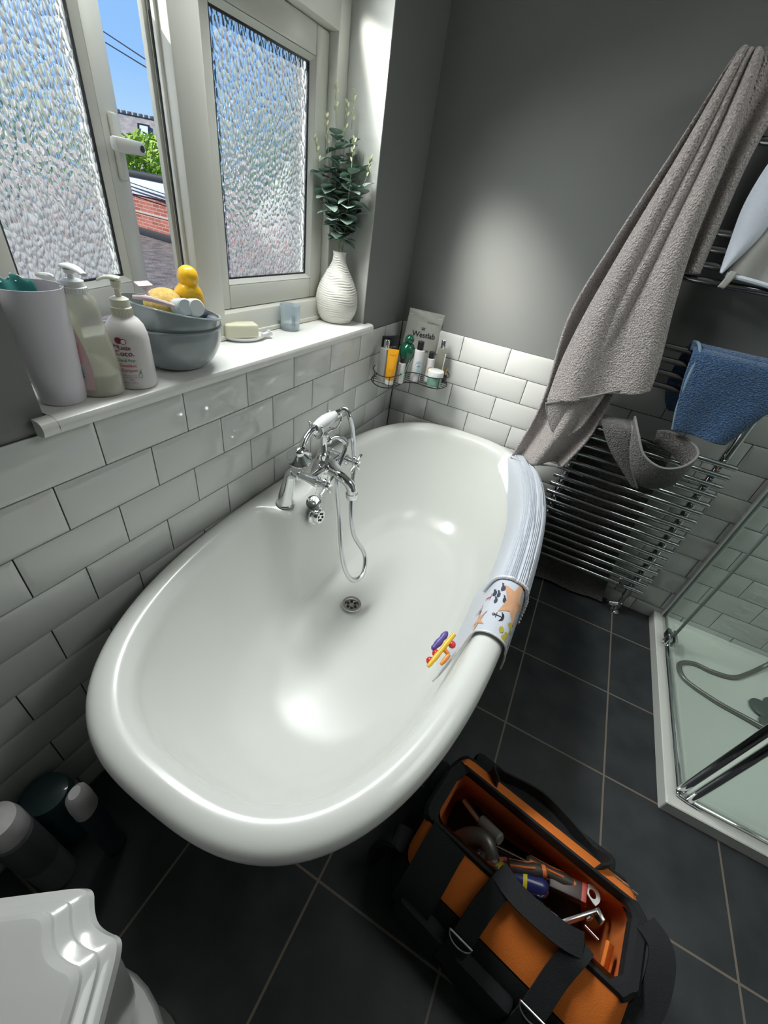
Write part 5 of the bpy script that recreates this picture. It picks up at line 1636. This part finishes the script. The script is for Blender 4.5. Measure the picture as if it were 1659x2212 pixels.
# ================================================================== TOILET
to = thing('toilet', 'white ceramic toilet with a moulded stepped-corner cistern lid at the lower left', 'toilet', (0.549, -1.770, 0), math.radians(35))
# local: x runs along the far edge (towards +x), the slab extends to -x and -y from the corner
def step_ring(d, z, W=.46, D=.21, s=.050):
    x1, y1 = -d, -d; x0, y0 = -W + d, -D + d
    pts = []
    def corner(cx, cy, ax, ay, flip):
        r = s
        ctl = [(1.6, 0), (1.1, 0), (.88, .08), (.78, .36), (.62, .62), (.36, .78), (.08, .88), (0, 1.1), (0, 1.6)]
        p = [(cx + ax * r * u, cy + ay * r * v) for u, v in ctl]
        return p if not flip else p[::-1]
    pts += corner(x1, y1, -1, -1, False)
    pts += corner(x1, y0, -1, 1, True)
    pts += corner(x0, y0, 1, 1, False)
    pts += corner(x0, y1, 1, -1, True)
    for _ in range(2):
        q = []
        for i in range(len(pts)):
            a, b = pts[i], pts[(i + 1) % len(pts)]
            if math.hypot(a[0] - b[0], a[1] - b[1]) > .05:
                q += [a, b]
            else:
                q += [(a[0] * .75 + b[0] * .25, a[1] * .75 + b[1] * .25), (a[0] * .25 + b[0] * .75, a[1] * .25 + b[1] * .75)]
        pts = q
    return [Vector((a, b, z)) for a, b in pts]
ZL = .78
mb = MB()
mb.loft([step_ring(.016, ZL - .050), step_ring(.003, ZL - .046), step_ring(0, ZL - .038), step_ring(.002, ZL - .028), step_ring(.009, ZL - .022), step_ring(.0115, ZL - .021), step_ring(.0125, ZL - .016), step_ring(.018, ZL - .012), step_ring(.0205, ZL - .011), step_ring(.0215, ZL - .006), step_ring(.026, ZL - .001), step_ring(.031, ZL)])
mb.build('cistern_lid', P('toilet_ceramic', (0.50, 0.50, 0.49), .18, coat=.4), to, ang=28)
tcer = bpy.data.materials['toilet_ceramic']
def rbox_ring(x0, y0, x1, y1, r, z): return rr_ring(x0, y0, x1, y1, r, z, 5)
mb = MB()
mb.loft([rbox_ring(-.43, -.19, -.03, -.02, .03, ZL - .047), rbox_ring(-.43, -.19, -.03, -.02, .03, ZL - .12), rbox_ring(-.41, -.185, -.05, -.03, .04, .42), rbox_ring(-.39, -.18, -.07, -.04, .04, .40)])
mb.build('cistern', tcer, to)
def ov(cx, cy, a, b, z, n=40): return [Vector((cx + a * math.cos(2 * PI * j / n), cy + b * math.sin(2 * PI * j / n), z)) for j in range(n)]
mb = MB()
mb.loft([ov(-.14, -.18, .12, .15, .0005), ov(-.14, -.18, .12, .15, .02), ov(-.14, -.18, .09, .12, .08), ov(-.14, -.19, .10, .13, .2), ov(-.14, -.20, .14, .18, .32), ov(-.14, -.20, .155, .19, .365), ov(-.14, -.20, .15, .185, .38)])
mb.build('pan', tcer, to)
# ================================================================== TOOL BAG
bag = thing('tool_bag', 'open black and orange canvas tool bag full of tools on the dark floor', 'tool bag', (1.085, -1.33, 0.0), math.radians(-10))
def bring(x0, x1, y0, y1, z, r=.04, wob=0.0):
    ps = rr_ring(x0, y0, x1, y1, r, z, 6)
    return [p + Vector((wob * math.sin(7 * i), wob * math.cos(5 * i), wob * .5 * math.sin(3 * i))) for i, p in enumerate(ps)]
lowr = [bring(-.225, .225, -.165, .150, .001, .05), bring(-.238, .240, -.190, .165, .02, .05), bring(-.245, .252, -.200, .170, .10, .05, .002), bring(-.242, .248, -.188, .155, .165, .05, .003), bring(-.236, .240, -.172, .135, .190, .045, .003)]
mb = MB(); mb.loft(lowr, capa=True, capb=False)
mb.build('lower_body', M['blackf'], bag, fix=True)
mb = MB(); mb.loft([bring(-.234, .236, -.168, .131, .186, .045, .002), bring(-.233, .228, -.140, .115, .225, .04, .002), bring(-.232, .222, -.094, .074, .262, .03, .002)], False, False)
mb.build('upper_panel', M['orange'], bag, fix=False)
rim_ = bring(-.234, .222, -.090, .068, .270, .03, .003)
mb = MB()
N_ = len(rim_)
def band(k, s):
    p = rim_[k % N_]; c = Vector((0, -.01, .27)); d = (p - c); d.z = 0; d.normalize()
    prof_ = [(.010, -.022), (.012, -.006), (.004, .004), (-.012, .004), (-.022, -.004), (-.022, -.026)]
    a, b = prof_[s]; return p + d * a + Vector((0, 0, b))
mb.add([band(k, s) for k in range(N_) for s in range(6)], [[k * 6 + s, ((k + 1) % N_) * 6 + s, ((k + 1) % N_) * 6 + s + 1, k * 6 + s + 1] for k in range(N_) for s in range(5)])
mb.build('rim_band', M['blackf'], bag, fix=False)
mb = MB(); mb.loft([bring(-.214, .205, -.072, .052, .262, .02), bring(-.205, .212, -.085, .068, .20, .03, .003), bring(-.20, .20, -.12, .10, .09, .03, .002), bring(-.18, .18, -.10, .09, .06, .03)], False, True)
mb.build('lining', M['orange_in'], bag, fix=False)
# side pockets
mb = MB()
for (x0, x1) in ((-.20, -.075), (-.06, .075), (.09, .205)):
    mb.box((x0, -.222, .004), (x1, -.185, .155), .015)
mb.box((-.20, .155, .004), (.20, .200, .150), .018)
mb.box((-.275, -.14, .004), (-.235, .11, .15), .018); mb.box((.240, -.14, .004), (.282, .10, .14), .018)
mb.build('side_pocket', M['blackf'], bag)
# wide black flap lying along the near rim and carry straps
mb = MB()
def strap(mb, pts, w, th=.003, up=None):
    pts = catmull(pts, 8); rings = []
    for i, p in enumerate(pts):
        a = pts[max(0, i - 1)]; b = pts[min(len(pts) - 1, i + 1)]; t_ = (b - a).normalized()
        s = Vector(up) if up else Vector((1, 0, 0)); s = (s - t_ * s.dot(t_)).normalized(); n = t_.cross(s)
        rings.append([p - s * w / 2 - n * th / 2, p + s * w / 2 - n * th / 2, p + s * w / 2 + n * th / 2, p - s * w / 2 + n * th / 2])
    mb.loft(rings)
for x in (-.058, .098):
    strap(mb, [(x - .004, -.228, .10), (x - .002, -.200, .175), (x, -.172, .212), (x + .004, -.136, .248), (x + .012, -.100, .284), (x + .022, -.070, .285)], .044, .005)
strap(mb, [(-.172, -.215, .12), (-.172, -.196, .178), (-.172, -.160, .222), (-.172, -.118, .256), (-.170, -.092, .272)], .085, .004)
strap(mb, [(-.060, -.078, .288), (-.02, -.092, .292), (.03, -.094, .293), (.08, -.090, .292), (.118, -.078, .288)], .040, .012, up=(0, 1, .25))
mb.build('carry_strap', M['blackf'], bag)
mb = MB()
strap(mb, [(.120, .078, .262), (.150, .120, .225), (.13, .155, .17), (.0, .19, .165), (-.12, .165, .17), (-.15, .13, .22), (-.13, .085, .262)], .034, .005, up=(0, .2, 1))
mb.build('carry_strap', M['blackf'], bag)
mb = MB()
strap(mb, [(-.225, -.12, .17), (-.262, -.14, .20), (-.285, -.15, .17), (-.292, -.16, .10), (-.285, -.165, .03)], .05, .012, up=(.4, 1, 0))
mb.build('shoulder_pad', M['blackf'], bag)
mb = MB()
strap(mb, [(.222, .045, .275), (.252, .02, .282), (.262, -.03, .262), (.258, -.075, .235), (.238, -.11, .21)], .045, .008, up=(1, .2, .3))
mb.build('end_flap', M['blackf'], bag)
for (x, y, z) in ((-.062, -.196, .195), (.096, -.196, .195), (.190, .105, .235)):
    mb = MB()
    pth = [Vector((x + .026 * math.cos(a), y + (.010 * math.sin(a) if y < 0 else .012 * math.sin(a)), z + .018 * math.sin(a))) for a in [PI + PI * i / 14 for i in range(15)]]
    mb.tube(pth + [pth[0]], .0022, 8)
    mb.build('d_ring', M['chrome'], bag)
Mb = Matrix.Translation((1.085, -1.33, 0)) @ Matrix.Rotation(math.radians(-10), 4, 'Z')
def inb(x, y, z): return Mb @ Vector((x, y, z))
def tool(name, label, cat, group=None): return thing(name, label, cat, (0, 0, 0), 0, group)
def along(p, q):
    p = Vector(p); q = Vector(q); return Matrix.Translation(p) @ (q - p).to_track_quat('Z', 'Y').to_matrix().to_4x4(), (q - p).length
# padding: heap of dark cable and cloth in the bottom of the bag
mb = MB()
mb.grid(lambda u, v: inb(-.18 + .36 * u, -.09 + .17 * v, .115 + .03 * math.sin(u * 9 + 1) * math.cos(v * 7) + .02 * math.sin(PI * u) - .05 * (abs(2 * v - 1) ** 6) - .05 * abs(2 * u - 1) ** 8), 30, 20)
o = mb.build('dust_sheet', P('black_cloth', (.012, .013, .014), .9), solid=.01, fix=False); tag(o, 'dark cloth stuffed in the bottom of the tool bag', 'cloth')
navy = P('navy_can', (.012, .016, .09), .25, coat=.4); yel = P('yellow_print', (.50, .42, .02), .4)
T, L = along(inb(-.060, -.050, .185), inb(.055, -.008, .212))
t = tool('spray_can', 'blue and yellow lubricant spray can, farther of the two in the tool bag', 'spray can')
MB().lathe([(.018, 0), (.021, .003), (.021, L * .88), (.016, L * .96), (.010, L)], 32, T=T).build('can_body', navy, t)
MB().lathe([(.0213, L * .12), (.0213, L * .38)], 32, T=T, capa=False, capb=False).build('yellow_band', yel, t)
MB().lathe([(.0213, L * .56), (.0213, L * .63)], 32, T=T, capa=False, capb=False).build('yellow_band', yel, t)
T, L = along(inb(-.020, -.062, .180), inb(.092, -.045, .208))
t = tool('spray_can', 'shiny blue spray can with a white nozzle, nearer of the two in the tool bag', 'spray can')
MB().lathe([(.017, 0), (.0195, .003), (.0195, L * .70), (.015, L * .74)], 32, T=T).build('can_body', navy, t)
MB().lathe([(.0198, L * .06), (.0198, L * .18)], 32, T=T, capa=False, capb=False).build('yellow_band', yel, t)
MB().lathe([(.0198, L * .62), (.0205, L * .66), (.0198, L * .70), (.0165, L * .73), (.0165, L * .80), (.0172, L * .82), (.0150, L * .85)], 32, T=T).build('collar', M['chrome'], t)
MB().lathe([(.010, L * .83), (.012, L * .86), (.010, L * .98), (.006, L)], 24, T=T).build('nozzle', M['plastic'], t)
# screwdrivers
brown = P('dark_grip', (.035, .028, .022), .5); orng = P('orange_grip', (.55, .13, .03), .45)
for k, (p, q, lb) in enumerate((((.0, .018, .190), (.098, .036, .215), 'black and orange tool grip beside the far lining'), ((-.035, -.028, .205), (.030, .010, .222), 'black grip with a thin orange outline on top of the blue can'))):
    T, L = along(inb(*p), inb(*q))
    t = tool('screwdriver', lb, 'screwdriver', 'screwdrivers in the tool bag')
    MB().lathe([(.010, 0), (.0145, .006), (.0135, L * .4), (.0115, L * .6), (.0145, L * .8), (.012, L)], 20, T=T).build('grip', brown, t)
    mb = MB()
    for a in (0, PI / 2, PI, 3 * PI / 2):
        mb.tube([T @ Vector((.0142 * math.cos(a), .0142 * math.sin(a), L * .08)), T @ Vector((.0125 * math.cos(a), .0125 * math.sin(a), L * .5)), T @ Vector((.0142 * math.cos(a), .0142 * math.sin(a), L * .8))], .0022, 6)
    mb.lathe([(.0125, L), (.012, L + .008), (.006, L + .012)], 18, T=T)
    mb.build('grip_insert', orng, t)
    MB().tube([T @ Vector((0, 0, 0)), T @ Vector((0, 0, -.07))], .003, 10).build('shaft', M['steel'], t)
# boxed tool with white hanging hook
T, L = along(inb(.055, .020, .195), inb(.125, .032, .225))
t = tool('boxed_blade', 'black and red packet with a white hanging hook near the right end of the bag', 'packet')
MB().box((-.018, -.012, 0), (.018, .012, L), .003, T=T).build('packet', P('black_red_box', (.04, .022, .02), .5), t)
MB().box((-.0185, -.0125, L - .010), (.0185, .0125, L + .001), .002, T=T).build('red_end', P('red_end', (.40, .04, .02), .5), t)
mb = MB(); n = 20
o1 = [(-.016, 0), (.016, 0)] + [(.016 * math.cos(a), .010 + .016 * math.sin(a)) for a in [PI * i / 14 for i in range(15)]]
i1 = [(.008 * math.cos(a), .011 + .008 * math.sin(a)) for a in [2 * PI * i / 24 for i in range(24)]]
cc_ = Vector((0, .011))
oc = []
for i in range(24):
    a = 2 * PI * i / 24; d = Vector((math.cos(a), math.sin(a)))
    s = .016
    if d.y < 0: s = min(.016 / max(abs(d.x), 1e-3), .011 / max(abs(d.y), 1e-3), .0195)
    oc.append((d.x * s, .011 + d.y * s))
hkT = T @ Matrix.Translation((0, .004, L)) @ Matrix.Rotation(math.radians(90), 4, 'X')
TT_ = Matrix.Translation(inb(.128, .030, .232)) @ Matrix.Rotation(math.radians(-38), 4, 'Z') @ Matrix.Rotation(math.radians(-14), 4, 'X')
for zz in (0, .0015): pass
vs = [Vector((x * 1.05, y * 1.2, z)) for z in (0, .0018) for x, y in oc] + [Vector((x * 1.05, y * 1.2, z)) for z in (0, .0018) for x, y in i1]
fs = []
for i in range(24):
    j = (i + 1) % 24
    fs += [[i, j, 48 + j, 48 + i], [24 + i, 24 + j, 72 + j, 72 + i], [i, j, 24 + j, 24 + i], [48 + i, 48 + j, 72 + j, 72 + i]]
mb.add(vs, fs, 0, TT_)
mb.build('hanging_hook', P('bright_white_plastic', (.80, .80, .78), .4), t)
# clamp
p, q = inb(.088, -.055, .232), inb(.140, .006, .240)
T, L = along(p, q)
t = tool('bar_clamp', 'short grey metal bar clamp with a screw lying across the right end of the bag', 'clamp')
MB().box((-.013, -.003, -.01), (.013, .003, L + .012), .0015, T=T @ Matrix.Rotation(math.radians(80), 4, 'Z')).build('bar', M['steel'], t)
mb = MB(); Tc = T @ Matrix.Rotation(math.radians(80), 4, 'Z') @ Matrix.Translation((0, 0, L))
mb.box((-.013, -.003, .004), (.013, .018, .012), .001, T=Tc)
mb.lathe([(.009, 0), (.009, .004), (.005, .006)], 6, T=Tc @ Matrix.Translation((0, .003, -.014)) @ Matrix.Rotation(-PI / 2, 4, 'X'))
mb.build('jaw', M['steel'], t)
t2 = MB().tube([inb(.135, -.018, .222), inb(.165, -.022, .222)], .003, 12).build('bolt', M['chrome']); tag(t2, 'thin shiny bolt next to the grey clamp in the bag', 'bolt')
o = MB().sphere((0, 0, 0), .03, 20, sc3=(1.35, .72, .5)).build('pink_pouch', P('dark_pink_fabric', (.36, .02, .09), .5), loc=inb(.160, -.060, .190), rot=(.2, .1, math.radians(-20))); tag(o, 'dark pink soft pouch at the right end of the tool bag', 'pouch')
o = MB().box((-.018, -.022, -.004), (.018, .022, .004), .003).build('orange_flap', M['orange'], loc=inb(.185, -.035, .225), rot=(.5, .9, .3)); tag(o, 'orange fabric corner folded in at the right end of the bag', 'fabric flap')
# round metal fittings at the left end
cast = P('dull_metal', (.14, .135, .13), .35, .6)
t = tool('pipe_fitting', 'dull curved metal pipe fitting at the left end of the tool bag', 'pipe fitting')
mb = MB(); mb.tube(catmull([inb(-.150, -.050, .155), inb(-.130, -.030, .195), inb(-.100, -.020, .215), inb(-.075, -.035, .205), inb(-.062, -.050, .175)], 8), .020, 22); mb.build('bend', cast, t)
mb = MB()
T, L = along(inb(-.078, -.034, .208), inb(-.066, -.046, .188)); mb.lathe([(.022, 0), (.0235, .003), (.0235, .010), (.022, .013)], 28, T=T); mb.build('collar', M['steel'], t)
t = tool('tape_measure', 'round dark tape measure with a shiny edge beside the pipe fitting', 'tape measure')
T, L = along(inb(-.095, -.060, .200), inb(-.070, -.062, .215)); MB().lathe([(.022, 0), (.025, .002), (.025, .016), (.022, .018)], 32, T=T).build('case', brown, t); MB().lathe([(.0255, .006), (.0258, .008), (.0255, .010)], 32, T=T, capa=False, capb=False).build('rim_ring', M['chrome'], t)
T, L = along(inb(-.120, .028, .175), inb(-.070, .012, .200)); o = MB().lathe([(.013, 0), (.015, .002), (.015, L), (.012, L + .004)], 20, T=T).build('putty_tube', P('pale_grey_tube', (.22, .22, .21), .5)); tag(o, 'pale grey tube end lying against the far lining of the bag', 'tube')
T, L = along(inb(-.175, .040, .175), inb(-.125, .020, .185)); o = MB().tube([T @ Vector((0, 0, 0)), T @ Vector((0, 0, L))], .007, 12).build('pencil_torch', M['steel']); tag(o, 'small dark metal torch tucked in the far left corner of the bag', 'torch')
o = MB().box((-.014, -.010, -.008), (.014, .010, .008), .003).build('red_connector', P('brick_red_plastic', (.30, .06, .04), .5), loc=inb(-.045, -.020, .185), rot=(.2, .3, .6)); tag(o, 'small brick red plastic connector in the middle of the bag', 'connector')
o = MB().sphere((0, 0, 0), .014, 14, sc3=(1.2, .8, .7)).build('yellow_knob', P('olive_yellow_plastic', (.22, .17, .02), .5), loc=inb(.105, -.062, .205)); tag(o, 'olive yellow plastic knob under the grey clamp', 'knob')

bpy.context.view_layer.update()
